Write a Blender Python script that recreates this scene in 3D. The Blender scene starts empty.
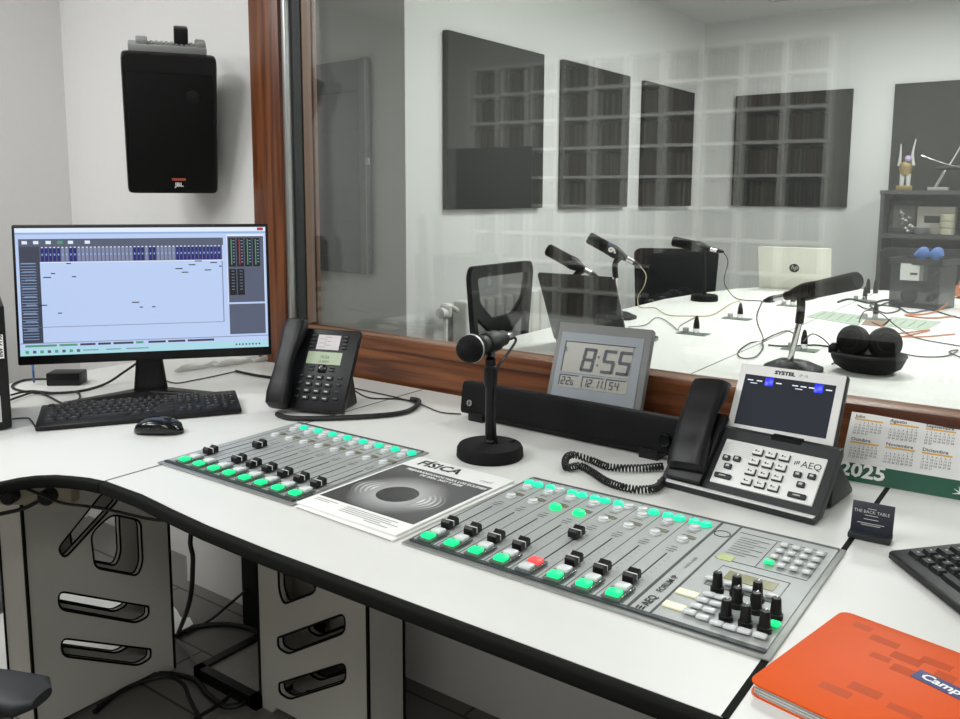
import bpy, bmesh, math, random
from mathutils import Matrix, Vector
random.seed(7)
C = bpy.context.scene.collection
PI = math.pi
DESK = .74
# ------------------------------------------------------------------ camera
EYE = Vector((0, 0, 1.24)); FPX, PCX, PCY = 844.0, 480.0, 303.8
RC = Matrix(((0.81084776, 0.58524087, 0.0043629), (0.07912917, -0.10224069, -0.99160749), (-0.57988317, 0.80438794, -0.12921126)))
cam = bpy.data.objects.new('camera', bpy.data.cameras.new('camera')); C.objects.link(cam)
cam.data.sensor_width = 36; cam.data.lens = FPX / 960 * 36; cam.data.shift_y = -(359.5 - PCY) / 960
cam.data.clip_start = .02
right, down, fwd = RC[0], RC[1], RC[2]
m3 = Matrix((right, -down, -fwd)).transposed()
cam.matrix_world = Matrix.Translation(EYE) @ m3.to_4x4()
bpy.context.scene.camera = cam
def ray(u, v):
    return RC.transposed() @ Vector(((u - PCX) / FPX, (v - PCY) / FPX, 1))
def atz(u, v, z):
    r = ray(u, v); return EYE + r * ((z - EYE.z) / r.z)
def aty(u, v, y):
    r = ray(u, v); return EYE + r * (y / r.y)
def atx(u, v, x):
    r = ray(u, v); return EYE + r * (x / r.x)
# ------------------------------------------------------------------ materials
def S(h):
    h = h.lstrip('#'); return tuple((lambda c: c / 12.92 if c <= .04045 else ((c + .055) / 1.055) ** 2.4)(int(h[i:i + 2], 16) / 255) for i in (0, 2, 4)) + (1,)
MATS = {}
def mat(name, col, rough=.5, metal=0, emis=None, es=0, noise=0, nscale=40, bump=0, bscale=200, spec=.5, alpha=1, trans=0, coat=0):
    if name in MATS: return MATS[name]
    m = bpy.data.materials.new(name); m.use_nodes = True; nt = m.node_tree
    b = nt.nodes['Principled BSDF']
    c = S(col) if isinstance(col, str) else tuple(col) + (1,)
    b.inputs['Base Color'].default_value = c; b.inputs['Roughness'].default_value = rough
    b.inputs['Metallic'].default_value = metal; b.inputs['Specular IOR Level'].default_value = spec
    b.inputs['Alpha'].default_value = alpha; b.inputs['Transmission Weight'].default_value = trans
    b.inputs['Coat Weight'].default_value = coat
    if emis:
        b.inputs['Emission Color'].default_value = S(emis); b.inputs['Emission Strength'].default_value = es
    tc = nt.nodes.new('ShaderNodeTexCoord')
    n = nt.nodes.new('ShaderNodeTexNoise'); n.inputs['Scale'].default_value = nscale; n.inputs['Detail'].default_value = 4
    nt.links.new(tc.outputs['Object'], n.inputs['Vector'])
    mx = nt.nodes.new('ShaderNodeMixRGB'); mx.blend_type = 'MIX'
    k = 1 - (noise or .04)
    mx.inputs[1].default_value = (c[0] * k, c[1] * k, c[2] * k, 1); mx.inputs[2].default_value = tuple(min(1, x * (2 - k)) for x in c[:3]) + (1,)
    nt.links.new(n.outputs['Fac'], mx.inputs[0]); nt.links.new(mx.outputs[0], b.inputs['Base Color'])
    if bump:
        n2 = nt.nodes.new('ShaderNodeTexNoise'); n2.inputs['Scale'].default_value = bscale
        nt.links.new(tc.outputs['Object'], n2.inputs['Vector'])
        bp = nt.nodes.new('ShaderNodeBump'); bp.inputs['Strength'].default_value = bump; bp.inputs['Distance'].default_value = .002
        nt.links.new(n2.outputs['Fac'], bp.inputs['Height']); nt.links.new(bp.outputs[0], b.inputs['Normal'])
    MATS[name] = m; return m
def wood(name, axis, c1, c2, rough=.35):
    m = bpy.data.materials.new(name); m.use_nodes = True; nt = m.node_tree; b = nt.nodes['Principled BSDF']
    tc = nt.nodes.new('ShaderNodeTexCoord'); mp = nt.nodes.new('ShaderNodeMapping')
    sc = [28, 28, 28]; sc[axis] = 1.3; mp.inputs['Scale'].default_value = sc
    nt.links.new(tc.outputs['Object'], mp.inputs['Vector'])
    n = nt.nodes.new('ShaderNodeTexNoise'); n.inputs['Scale'].default_value = 1.6; n.inputs['Detail'].default_value = 6; n.inputs['Distortion'].default_value = .6
    nt.links.new(mp.outputs[0], n.inputs['Vector'])
    r = nt.nodes.new('ShaderNodeValToRGB'); r.color_ramp.elements[0].position = .38; r.color_ramp.elements[1].position = .66
    r.color_ramp.elements[0].color = S(c1); r.color_ramp.elements[1].color = S(c2)
    nt.links.new(n.outputs['Fac'], r.inputs[0]); nt.links.new(r.outputs[0], b.inputs['Base Color'])
    b.inputs['Roughness'].default_value = rough; MATS[name] = m; return m
W = mat('wall_paint', '#dbdad7', .9, bump=.15, bscale=300, noise=.02)
W2 = mat('studio_wall_paint', '#d4d5d2', .9, bump=.15, bscale=300, noise=.02)
CEIL = mat('ceiling_paint', '#d9dad7', .95, noise=.02)
WH = wood('wood_horizontal', 0, '#4c2612', '#83502c'); WV = wood('wood_vertical', 2, '#532b16', '#7d4a2a')
DTOP = mat('desk_laminate', '#d3d3ce', .38, noise=.02, nscale=8)
EDGE = mat('black_edge_rubber', '#0b0c08', .8, spec=.2)
LEGM = mat('desk_leg_laminate', '#c6c4ba', .6, noise=.05, nscale=6)
BLK = mat('black_plastic', '#0b0b0c', .42, spec=.35); BLKM = mat('matt_black', '#080808', .75, bump=.3, bscale=900, spec=.25)
BLKG = mat('gloss_black', '#0c0c0e', .15); DGR = mat('dark_grey_plastic', '#27292a', .5, spec=.4)
GRY = mat('grey_plastic', '#8d8f8c', .5); LGR = mat('light_grey', '#b9bab6', .5); WHT = mat('white_plastic', '#e4e4e0', .35)
ALU = mat('brushed_aluminium', '#b4b6b4', .38, .85); CHR = mat('chrome', '#d8d8d8', .12, 1)
PANL = mat('console_panel', '#a3a6a4', .42, .15, noise=.05); DPAN = mat('console_dark_strip', '#34383a', .5)
GRN = mat('green_lit_cap', '#12c876', .3, emis='#10e884', es=.9); TEAL = mat('teal_lit_cap', '#22c9a2', .3, emis='#20e8b0', es=.6)
RED = mat('red_lit_cap', '#e84848', .3, emis='#ff4a4a', es=.8); CLR = mat('clear_cap', '#d3d7d6', .2)
CLRD = mat('clear_button_housing', '#6c7672', .15, alpha=.6)
TXT = mat('dark_print', '#26282a', .6); WTX = mat('white_print', '#efefec', .6)
PAPER = mat('paper', '#e6e6e2', .6); GREEN = mat('calendar_green', '#14543f', .5); YEL = mat('yellow_print', '#e2b14e', .6)
NAVY = mat('navy_card', '#0f1626', .45); ORG = mat('orange_cover', '#d6541a', .45, noise=.05, nscale=30, spec=.12)
ORGD = mat('orange_cover_darker_squares', '#bd4a1a', .45, spec=.12)
BLUE = mat('blue_label', '#202c6c', .4)
RUB = mat('black_cable', '#0d0d0d', .5); OCB = mat('orange_cable', '#b5704a', .5); YCB = mat('pale_yellow_cable', '#b5ad80', .5); GCB = mat('grey_cable', '#7c7a74', .5); BCB = mat('blue_cable', '#33598f', .5)
FOAM = mat('acoustic_fabric', '#373836', .95, bump=.6, bscale=500, noise=.08, nscale=120)
FABR = mat('black_chair_fabric', '#131416', .9, bump=.4, bscale=600)
DOORG = mat('grey_panel_paint', '#6c6f72', .6, noise=.05)
RADM = mat('radiator_enamel', '#dcdcd6', .3)
LCD = mat('lcd_glass', '#868579', .3); LCDG = mat('green_lcd', '#8d9f7a', .35)
# floors
def tiles(name, col, line, sx, rough=.45):
    m = bpy.data.materials.new(name); m.use_nodes = True; nt = m.node_tree; b = nt.nodes['Principled BSDF']
    tc = nt.nodes.new('ShaderNodeTexCoord'); br = nt.nodes.new('ShaderNodeTexBrick'); br.offset = .5
    br.inputs['Color1'].default_value = S(col); br.inputs['Color2'].default_value = tuple(x * .88 for x in S(col)[:3]) + (1,); br.inputs['Mortar'].default_value = S(line)
    br.inputs['Scale'].default_value = sx; br.inputs['Mortar Size'].default_value = .006; br.inputs['Brick Width'].default_value = 1.2; br.inputs['Row Height'].default_value = .3
    nt.links.new(tc.outputs['Object'], br.inputs['Vector']); nt.links.new(br.outputs['Color'], b.inputs['Base Color'])
    b.inputs['Roughness'].default_value = rough; return m
FLR = tiles('grey_laminate_floor', '#77736e', '#3a3835', 1.6)
def glassmat():
    m = bpy.data.materials.new('window_glass'); m.use_nodes = True; nt = m.node_tree
    for n in list(nt.nodes): nt.nodes.remove(n)
    o = nt.nodes.new('ShaderNodeOutputMaterial'); t = nt.nodes.new('ShaderNodeBsdfTransparent'); g = nt.nodes.new('ShaderNodeBsdfGlossy')
    t.inputs[0].default_value = (.965, .975, .965, 1); g.inputs['Roughness'].default_value = 0.0
    f = nt.nodes.new('ShaderNodeFresnel'); ge = nt.nodes.new('ShaderNodeNewGeometry'); ma = nt.nodes.new('ShaderNodeMath'); ma.operation = 'MULTIPLY_ADD'; ma.inputs[1].default_value = 1 / 1.6 - 1.6; ma.inputs[2].default_value = 1.6
    nt.links.new(ge.outputs['Backfacing'], ma.inputs[0]); nt.links.new(ma.outputs[0], f.inputs['IOR'])
    mx = nt.nodes.new('ShaderNodeMixShader'); nt.links.new(f.outputs[0], mx.inputs[0]); nt.links.new(t.outputs[0], mx.inputs[1]); nt.links.new(g.outputs[0], mx.inputs[2])
    nt.links.new(mx.outputs[0], o.inputs[0]); return m
GLASS = glassmat()
# ------------------------------------------------------------------ mesh builder
def T(x=0, y=0, z=0, yaw=0, tilt=0, roll=0):
    return Matrix.Translation((x, y, z)) @ Matrix.Rotation(yaw, 4, 'Z') @ Matrix.Rotation(-tilt, 4, 'X') @ Matrix.Rotation(roll, 4, 'Y')
I4 = Matrix.Identity(4)
class MB:
    def __init__(s): s.bm = bmesh.new(); s.mats = []
    def mi(s, m):
        if m not in s.mats: s.mats.append(m)
        return s.mats.index(m)
    def _add(s, bm2, m, M, smooth=False):
        i = s.mi(m); vm = {}
        for v in bm2.verts: vm[v] = s.bm.verts.new(M @ v.co)
        for f in bm2.faces:
            try:
                nf = s.bm.faces.new([vm[v] for v in f.verts]); nf.material_index = i; nf.smooth = smooth
            except ValueError: pass
        bm2.free()
    def box(s, x0, x1, y0, y1, z0, z1, m, M=I4, bev=0, seg=2):
        b = bmesh.new(); bmesh.ops.create_cube(b, size=1)
        for v in b.verts: v.co = Vector(((x0 + x1) / 2 + v.co.x * (x1 - x0), (y0 + y1) / 2 + v.co.y * (y1 - y0), (z0 + z1) / 2 + v.co.z * (z1 - z0)))
        if bev: bmesh.ops.bevel(b, geom=b.edges[:], offset=bev, segments=seg, affect='EDGES', profile=.5)
        s._add(b, m, M, bool(bev)); return s
    def lathe(s, prof, m, M=I4, n=28, cap=True):
        b = bmesh.new(); rings = []
        for r, z in prof:
            rings.append([b.verts.new((max(r, 1e-5) * math.cos(2 * PI * k / n), max(r, 1e-5) * math.sin(2 * PI * k / n), z)) for k in range(n)])
        for a, c in zip(rings, rings[1:]):
            for k in range(n): b.faces.new((a[k], a[(k + 1) % n], c[(k + 1) % n], c[k]))
        if cap: b.faces.new(rings[0][::-1]); b.faces.new(rings[-1])
        s._add(b, m, M, True); return s
    def prism(s, pts, z0, z1, m, M=I4, bev=0, holes=()):
        """polygon in XY extruded in Z (holes: list of polygons)"""
        b = bmesh.new()
        if not holes:
            lo = [b.verts.new((x, y, z0)) for x, y in pts]; hi = [b.verts.new((x, y, z1)) for x, y in pts]; n = len(pts)
            b.faces.new(lo[::-1]); b.faces.new(hi)
            for k in range(n): b.faces.new((lo[k], lo[(k + 1) % n], hi[(k + 1) % n], hi[k]))
            bmesh.ops.recalc_face_normals(b, faces=b.faces[:])
            if bev:
                es = [e for e in b.edges if abs(e.verts[0].co.z - e.verts[1].co.z) < 1e-6]
                bmesh.ops.bevel(b, geom=es, offset=bev, segments=2, affect='EDGES', profile=.5)
        else:
            loops = [pts] + list(holes); es = []; sides = []
            for L in loops:
                lo = [b.verts.new((x, y, z0)) for x, y in L]
                for k in range(len(L)): es.append(b.edges.new((lo[k], lo[(k + 1) % len(L)])))
                sides.append(lo)
            r = bmesh.ops.triangle_fill(b, edges=es, use_beauty=True)
            bf = [f for f in r['geom'] if isinstance(f, bmesh.types.BMFace)]
            up = {}
            for lo in sides:
                for v in lo: up[v] = b.verts.new((v.co.x, v.co.y, z1))
            for f in bf: b.faces.new([up[v] for v in f.verts][::-1])
            for lo in sides:
                n = len(lo)
                for k in range(n): b.faces.new((lo[k], lo[(k + 1) % n], up[lo[(k + 1) % n]], up[lo[k]]))
            bmesh.ops.recalc_face_normals(b, faces=b.faces[:])
        s._add(b, m, M); return s
    def rect(s, x0, x1, z0, z1, y, m, M=I4):
        """flat decal facing -Y"""
        b = bmesh.new(); b.faces.new([b.verts.new(p) for p in ((x0, y, z0), (x1, y, z0), (x1, y, z1), (x0, y, z1))]); s._add(b, m, M); return s
    def flat(s, x0, x1, y0, y1, z, m, M=I4):
        b = bmesh.new(); b.faces.new([b.verts.new(p) for p in ((x0, y0, z), (x1, y0, z), (x1, y1, z), (x0, y1, z))]); s._add(b, m, M); return s
    def tube(s, pts, r, m, n=8, smooth=True, sub=6, flatk=1):
        P = [Vector(p) for p in pts]
        if smooth and len(P) > 2:
            Q = []
            for i in range(len(P) - 1):
                p0 = P[max(i - 1, 0)]; p1 = P[i]; p2 = P[i + 1]; p3 = P[min(i + 2, len(P) - 1)]
                for k in range(sub):
                    t = k / sub
                    Q.append(.5 * ((2 * p1) + (p2 - p0) * t + (2 * p0 - 5 * p1 + 4 * p2 - p3) * t * t + (3 * p1 - p0 - 3 * p2 + p3) * t ** 3))
            Q.append(P[-1]); P = Q
        b = bmesh.new(); rings = []; nrm = None
        rr = r if hasattr(r, '__len__') else None
        for i, p in enumerate(P):
            t = (P[min(i + 1, len(P) - 1)] - P[max(i - 1, 0)])
            t = t.normalized() if t.length > 1e-9 else Vector((0, 0, 1))
            if nrm is None:
                nrm = t.orthogonal().normalized()
            nrm = (nrm - t * nrm.dot(t))
            nrm = nrm.normalized() if nrm.length > 1e-6 else t.orthogonal().normalized()
            bn = t.cross(nrm); ra = r if rr is None else rr[0] + (rr[1] - rr[0]) * i / (len(P) - 1)
            rings.append([b.verts.new(p + (nrm * math.cos(2 * PI * k / n) + bn * math.sin(2 * PI * k / n)) * ra) for k in range(n)])
        for a, c in zip(rings, rings[1:]):
            for k in range(n): b.faces.new((a[k], a[(k + 1) % n], c[(k + 1) % n], c[k]))
        b.faces.new(rings[0][::-1]); b.faces.new(rings[-1])
        s._add(b, m, I4, True); return s
    def sweep(s, secs, m, M=I4, n=16, p=4):
        """secs: (center, right vector, up vector) superellipse sections"""
        b = bmesh.new(); rings = []
        for c, rx, up in secs:
            c, rx, up = Vector(c), Vector(rx), Vector(up); rg = []
            for k in range(n):
                a = 2 * PI * (k + .5) / n; ca, sa = math.cos(a), math.sin(a)
                rg.append(b.verts.new(c + rx * (math.copysign(abs(ca) ** (2 / p), ca)) + up * (math.copysign(abs(sa) ** (2 / p), sa))))
            rings.append(rg)
        for a, c in zip(rings, rings[1:]):
            for k in range(n): b.faces.new((a[k], a[(k + 1) % n], c[(k + 1) % n], c[k]))
        b.faces.new(rings[0][::-1]); b.faces.new(rings[-1]); bmesh.ops.recalc_face_normals(b, faces=b.faces[:])
        s._add(b, m, M, True); return s
    def text(s, txt, size, m, M=I4, bold=0, ext=0, align='LEFT', shear=0, sx=1):
        cu = bpy.data.curves.new('t', 'FONT'); cu.body = txt; cu.size = size; cu.align_x = align; cu.offset = bold * size; cu.extrude = ext; cu.shear = shear; cu.resolution_u = 2
        o = bpy.data.objects.new('t', cu); C.objects.link(o); dg = bpy.context.evaluated_depsgraph_get()
        me = bpy.data.meshes.new_from_object(o.evaluated_get(dg)); bpy.data.objects.remove(o); bpy.data.curves.remove(cu)
        b = bmesh.new(); b.from_mesh(me); bpy.data.meshes.remove(me)
        s._add(b, m, M @ Matrix.Diagonal((sx, 1, 1, 1))); return s
    def obj(s, name, parent=None, link=True, M=None):
        me = bpy.data.meshes.new(name)
        for f in s.bm.faces:
            if f.smooth: pass
        s.bm.to_mesh(me); s.bm.free()
        for m in s.mats: me.materials.append(m)
        try: me.set_sharp_from_angle(angle=math.radians(38))
        except Exception: pass
        o = bpy.data.objects.new(name, me); C.objects.link(o)
        if parent: o.parent = parent
        if M is not None: o.matrix_local = M
        return o
STAND = Matrix.Rotation(PI / 2, 4, 'X')         # XY text -> XZ upright facing -Y
def tag(o, label=None, cat=None, group=None, kind=None):
    if label: o['label'] = label
    if cat: o['category'] = cat
    if group: o['group'] = group
    if kind: o['kind'] = kind
    return o
def struct(o): o['kind'] = 'structure'; return o
def thing(name, label, cat, loc=(0, 0, 0), yaw=0, group=None, M=None):
    o = bpy.data.objects.new(name, None); C.objects.link(o); o.empty_display_size = .05
    o.matrix_world = M if M is not None else T(*loc, yaw=yaw)
    return tag(o, label, cat, group)
def part(b, name, parent, M=None): return b.obj(name, parent, M=M)
def copy_part(src, parent, M):
    c = src.copy(); C.objects.link(c); c.parent = parent; c.matrix_local = M; return c
# ------------------------------------------------------------------ ROOM
def sbox(name, x0, x1, y0, y1, z0, z1, m): return struct(MB().box(x0, x1, y0, y1, z0, z1, m).obj(name))
XL, YW, ZC = -3.05, 1.655, 2.45
sbox('floor', -4.3, 2.3, -1.95, 6.1, -.08, 0, FLR)
cl = MB().box(-4.3, 2.3, -1.95, 6.1, ZC, ZC + .08, CEIL); cl.box(-1.75, -1.35, 5.55, 5.56, ZC - .003, ZC, GRY); cl.box(-1.75, -1.74, 5.0, 5.55, ZC - .003, ZC, GRY)
struct(cl.obj('ceiling'))
sbox('wall_left', XL - .1, XL, .5, YW + .1, 0, ZC, W)
sbox('wall_left_return', -4.2, XL - .1, .4, .5, 0, ZC, W)
sbox('wall_far_left', -4.3, -4.2, -1.85, .5, 0, ZC, W)
sbox('wall_back', -4.3, 1.8, -1.95, -1.85, 0, ZC, W)
sbox('wall_right', 1.7, 1.8, -1.85, YW, 0, ZC, W)
X0W, X1W, ZT = -2.01, 1.35, 2.2
sbox('wall_window_left', XL, X0W, YW, 1.76, 0, ZC, W)
sbox('wall_window_right', X1W, 2.3, YW, 1.76, 0, ZC, W)
sbox('wall_window_top', X0W, X1W, YW + .002, 1.76, ZT, ZC, W)
lw = MB().box(X0W, X1W, 1.545, 1.76, 0, .70, W); struct(lw.obj('wall_window_bottom'))
sbox('wall_window_bottom_left', -2.27, X0W, 1.545, YW, 0, .70, W)
tr = MB().box(-2.27, X1W, 1.53, 1.545, .50, .53, LGR, bev=.003); struct(tr.obj('trim_1'))
sbox('wall_studio_left', -2.453, -2.353, 2.725, 6.0, 0, ZC, W2)
sbox('wall_studio_return', -3.3, -2.453, 2.725, 2.825, 0, ZC, W2)
sbox('wall_studio_far_left', -3.4, -3.3, 1.76, 2.825, 0, ZC, W2)
sbox('wall_studio_near', -3.3, XL, 1.66, 1.76, 0, ZC, W2)
sbox('wall_studio_back', -2.453, 2.3, 6.0, 6.1, 0, ZC, W2)
sbox('wall_studio_right', 2.2, 2.3, 1.76, 6.0, 0, ZC, W2)
# window frame
wf = bpy.data.objects.new('window_1', None); C.objects.link(wf); struct(wf)
b = MB(); b.box(X0W, -1.885, YW - .012, 1.76, .74, ZT, WV, bev=.003); part(b, 'window_stile', wf)
b = MB(); b.box(-1.885, -1.868, YW - .002, 1.70, .858, ZT, ALU, bev=.002); b.box(-1.868, -1.858, 1.672, 1.70, .858, ZT, DGR); b.box(-1.868, -1.8575, 1.7065, 1.7395, .858, ZT, mat('taupe_spacer', '#7d6557', .35, .3)); part(b, 'glazing_bead', wf)
b = MB(); b.box(-1.885, X1W, YW - .002, 1.76, .70, .848, WH, bev=.004); b.box(-1.885, X1W, YW - .006, YW + .012, .822, .8575, WH, bev=.005); b.box(-1.885, X1W, YW + .01, 1.70, .84, .8565, mat('sill_wood_highlight', '#8a6347', .35), bev=.002)  # sill top is paler: its highlight is put into the wood colour
part(b, 'window_rail', wf)
b = MB(); b.box(X1W - .12, X1W, YW - .012, 1.76, .85, ZT, WV, bev=.003); part(b, 'window_stile', wf)
b = MB(); b.box(X0W, X1W, YW - .012, 1.76, ZT - .1, ZT, WH, bev=.003); part(b, 'window_head', wf)
b = MB(); b.box(-1.872, X1W - .11, 1.700, 1.706, .85, ZT - .1, GLASS); part(b, 'window_pane', wf)
b = MB(); b.box(-1.872, X1W - .11, 1.740, 1.746, .85, ZT - .1, GLASS); part(b, 'window_pane', wf)
b = MB(); b.box(-1.885, -1.858, 1.747, 1.762, .85, ZT, mat('taupe_jamb', '#6d5243', .4), bev=.002); part(b, 'window_jamb', wf)
# ------------------------------------------------------------------ lights
LFR = mat('lamp_frame', '#dddddd', .5); LEM = mat('lamp_diffuser', '#ffffff', .5, emis='#fbfcff', es=2.0)
def ceiling_lamp(x, y, p, label, sx=.6, sy=.6):
    t = thing('ceiling_light', label, 'light', (x, y, ZC - .03), group='square ceiling panels')
    part(MB().box(-sx / 2, sx / 2, -sy / 2, sy / 2, .001, .029, LFR), 'frame', t)
    part(MB().box(-sx / 2 + .02, sx / 2 - .02, -sy / 2 + .02, sy / 2 - .02, -.004, .0, LEM), 'diffuser', t)
    l = bpy.data.lights.new('lamp', 'AREA'); l.shape = 'RECTANGLE'; l.size = sx; l.size_y = sy; l.energy = p; l.color = (.975, .985, 1)
    o = bpy.data.objects.new('lamp', l); C.objects.link(o); o.parent = t; o.location = (0, 0, -.008)
ceiling_lamp(-2.3, .50, 8, 'added square ceiling fill light above the desk wing and monitor')  # extra panel added to lift the dark left walls
ceiling_lamp(-.6, .15, 12, 'square ceiling light above the mixing desk')
ceiling_lamp(-2.85, -.25, 22, 'square ceiling light in front of the record shelves')
ceiling_lamp(-1.75, -.35, 22, 'added square ceiling fill light left of the photographer over the desk wing')  # another panel added to even out the light towards the left
ceiling_lamp(.9, -.8, 17, 'square ceiling light behind the right of the desk')
ceiling_lamp(-1.0, 3.2, 27, 'square ceiling light over the near left of the studio table')
ceiling_lamp(.9, 3.2, 27, 'square ceiling light over the near right of the studio table')
ceiling_lamp(-1.0, 4.8, 27, 'square ceiling light over the far left of the studio table')
ceiling_lamp(.9, 4.8, 27, 'square ceiling light over the far right of the studio table')
w = bpy.data.worlds.new('world'); bpy.context.scene.world = w; w.use_nodes = True
w.node_tree.nodes['Background'].inputs[0].default_value = (1, 1, 1, 1); w.node_tree.nodes['Background'].inputs[1].default_value = .15
# ------------------------------------------------------------------ DESK
ZB = .7185
SX1, SX2 = -1.361, -.249
def desktop(name, label, pts, edge_idx):
    t = thing(name, label, 'desk', (0, 0, 0))
    part(MB().prism(pts, ZB + .001, DESK, DTOP), 'desktop', t)
    return t
d1 = desktop('studio_desk', 'white middle desk section carrying the two mixing consoles, black front edge', [(SX1 + .002, .772), (-1.25, .772), (-1.15, .762), (-1.05, .754), (-.9, .750), (SX2 - .002, .752), (SX2 - .002, 1.640), (SX1 + .002, 1.640)], None)
d2 = desktop('desk_wing', 'white left desk wing under the monitor, curved black inner edge', [(-2.27, .47), (-1.502, .47), (-1.503, .60), (-1.505, .66), (-1.50, .69), (-1.487, .715), (-1.462, .738), (-1.43, .753), (-1.40, .764), (SX1 - .002, .771), (SX1 - .002, 1.640), (-2.27, 1.640)], None)
d3 = desktop('desk_wing', 'white right desk wing under the orange notebook and keyboard', [(SX2 + .002, .752), (.2, .752), (.5, .70), (.6, .6), (1.2, .6), (1.2, 1.640), (SX2 + .002, 1.640)], None)
def edge(t, pts):
    # black T-mould: swept rounded strip along the front edge
    P = [Vector((x, y, 0)) for x, y in pts]; secs = []
    for i, p in enumerate(P):
        tg = (P[min(i + 1, len(P) - 1)] - P[max(i - 1, 0)]).normalized(); nr = Vector((tg.y, -tg.x, 0))
        secs.append((p + nr * .006 + Vector((0, 0, DESK - .0103)), nr * .008, Vector((0, 0, .0105))))
    part(MB().sweep(secs, EDGE, n=16, p=4), 'edge_strip', t)
edge(d1, [(SX1 + .002, .772), (-1.25, .772), (-1.15, .762), (-1.05, .754), (-.9, .750), (SX2 - .002, .752)])
edge(d2, [(-1.502, .47), (-1.503, .60), (-1.505, .66), (-1.50, .69), (-1.487, .715), (-1.462, .738), (-1.43, .753), (-1.40, .764), (SX1 - .002, .771)])
edge(d3, [(SX2 + .002, .752), (.2, .752), (.5, .70), (.6, .6), (1.2, .6)])
part(MB().box(SX2 - .004, SX2 + .004, .752, 1.64, DESK - .02, DESK + .0006, EDGE), 'seam_strip', d3)
part(MB().box(SX1 - .0022, SX1 + .0022, .772, 1.64, DESK - .02, DESK + .0004, mat('thin_seam', '#5c5a52', .6)), 'seam_strip', d2)
def rslot(pts, r=.018, k=5):
    """round the corners of a polygon"""
    out = []; n = len(pts)
    for i in range(n):
        p = Vector(pts[i]); a = Vector(pts[i - 1]); c = Vector(pts[(i + 1) % n]); da = (a - p).normalized(); dc = (c - p).normalized()
        rr = min(r, (a - p).length * .45, (c - p).length * .45)
        for j in range(k + 1):
            t = j / k; q = (p + da * rr) * (1 - t) ** 2 + p * 2 * t * (1 - t) + (p + dc * rr) * t * t; out.append((q.x, q.y))
    return out
def leg(label, loc, yaw, mirror):
    """box leg: slotted plates facing +/-Y local, width along X 0..0.36, depth 0..0.115 (+Y)"""
    t = thing('desk_pedestal', label, 'desk leg', loc, yaw, group='slotted box legs of the desk')
    Wd, Dp, H = .358, .115, ZB
    def holes():
        h = [[(.075, .09), (.29, .215), (.29, .17), (.10, .056), (.066, .06), (.066, .085)],
             [(.075, .205), (.29, .33), (.29, .285), (.10, .17), (.066, .174), (.066, .2)],
             [(.075, .32), (.09, .29), (.20, .352), (.205, .44), (.15, .47), (.075, .43)],
             [(.13, .50), (.27, .40), (.285, .43), (.17, .53), (.14, .53)]]
        return [rslot(p, .02) for p in h]
    outl = [(0, 0), (.04, 0), (.055, .018), (Wd - .055, .018), (Wd - .04, 0), (Wd, 0), (Wd, H), (0, H)]
    def fl(P): return [(Wd - x, z) for x, z in P][::-1] if mirror else P
    UP = Matrix(((1, 0, 0, 0), (0, 0, -1, 0), (0, 1, 0, 0), (0, 0, 0, 1)))  # (x,y,z)->(x,-z,y)
    for y0 in (0, Dp - .018):
        b = MB().prism(fl(outl), -(y0 + .018), -y0, LEGM, UP, holes=[fl(h) for h in holes()])
        # black edging around slots and outline
        for L in holes():
            L = fl(L)
            for q in (y0 + .001, y0 + .017):
                b.tube([(x, q, z) for x, z in L + [L[0]]], .0028, EDGE, n=5, smooth=False)
        part(b, 'slotted_plate', t)
    b = MB().box(Wd - .012, Wd, .018, Dp - .018, .02, H, LEGM) if True else None
    b.box(0, .012, .018, Dp - .018, .02, H, LEGM)
    part(b, 'side_panel', t)
    b = MB()
    for x in (0, Wd):
        for y in (0, Dp): b.box(x - .003, x + .003, y - .003, y + .003, 0.002, H, EDGE)
    part(b, 'edge_trim', t); return t
leg('pale slotted desk leg right of the floor cables under the middle section', (-1.545, 1.241, 0), 0, False)
leg('pale slotted desk leg under the left wing, nearest the black armrest', (-1.86, .858, 0), PI / 2, True)
leg('pale slotted desk leg under the right seam of the desk', (-.42, 1.241, 0), 0, False)
# ------------------------------------------------------------------ CONSOLES
PB_big = PB_sm = None
def master(b, name):
    o = b.obj(name); C.objects.unlink(o); return o
def capmesh(w, d, h, m, housing=True):
    b = MB()
    if housing: b.box(-w / 2 - .003, w / 2 + .003, -d / 2 - .003, d / 2 + .003, 0, h * .45, CLRD, bev=.001)
    b.box(-w / 2, w / 2, -d / 2, d / 2, h * .3, h, m, bev=.003); return b
MS = {}
for nm, (w_, d_, h_, m_, hs) in dict(big_green=(.019, .017, .009, GRN, True), big_red=(.019, .017, .009, RED, True), big_clear=(.019, .017, .009, CLR, True),
        sm_clear=(.016, .011, .006, CLR, False), key_clear=(.0115, .012, .006, CLR, False), key_green=(.0125, .013, .007, GRN, False)).items():
    MS[nm] = master(capmesh(w_, d_, h_, m_, hs), 'push_button')
def roundbtn(r, h, m): return MB().lathe([(r * 1.15, 0), (r * 1.15, h * .4), (r, h * .5), (r, h * .85), (r * .8, h)], m, n=16)
MS['rd_teal'] = master(roundbtn(.0078, .006, TEAL), 'push_button'); MS['rd_clear'] = master(roundbtn(.0078, .006, CLR), 'push_button'); MS['rd_green'] = master(roundbtn(.009, .007, GRN), 'push_button')
fb = MB().sweep([((0, -.0125, .004), (.0085, 0, 0), (0, 0, .004)), ((0, -.0125, .012), (.0085, 0, 0), (0, 0, .003)), ], BLK) if False else MB()
fb.prism([(-.0125, .003), (.0125, .003), (.0125, .012), (.009, .0155), (.004, .0125), (0, .0115), (-.004, .0125), (-.009, .0155), (-.0125, .012)], -.0075, .0075, BLK, Matrix(((0, 0, 1, 0), (1, 0, 0, 0), (0, 1, 0, 0), (0, 0, 0, 1))))
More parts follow.
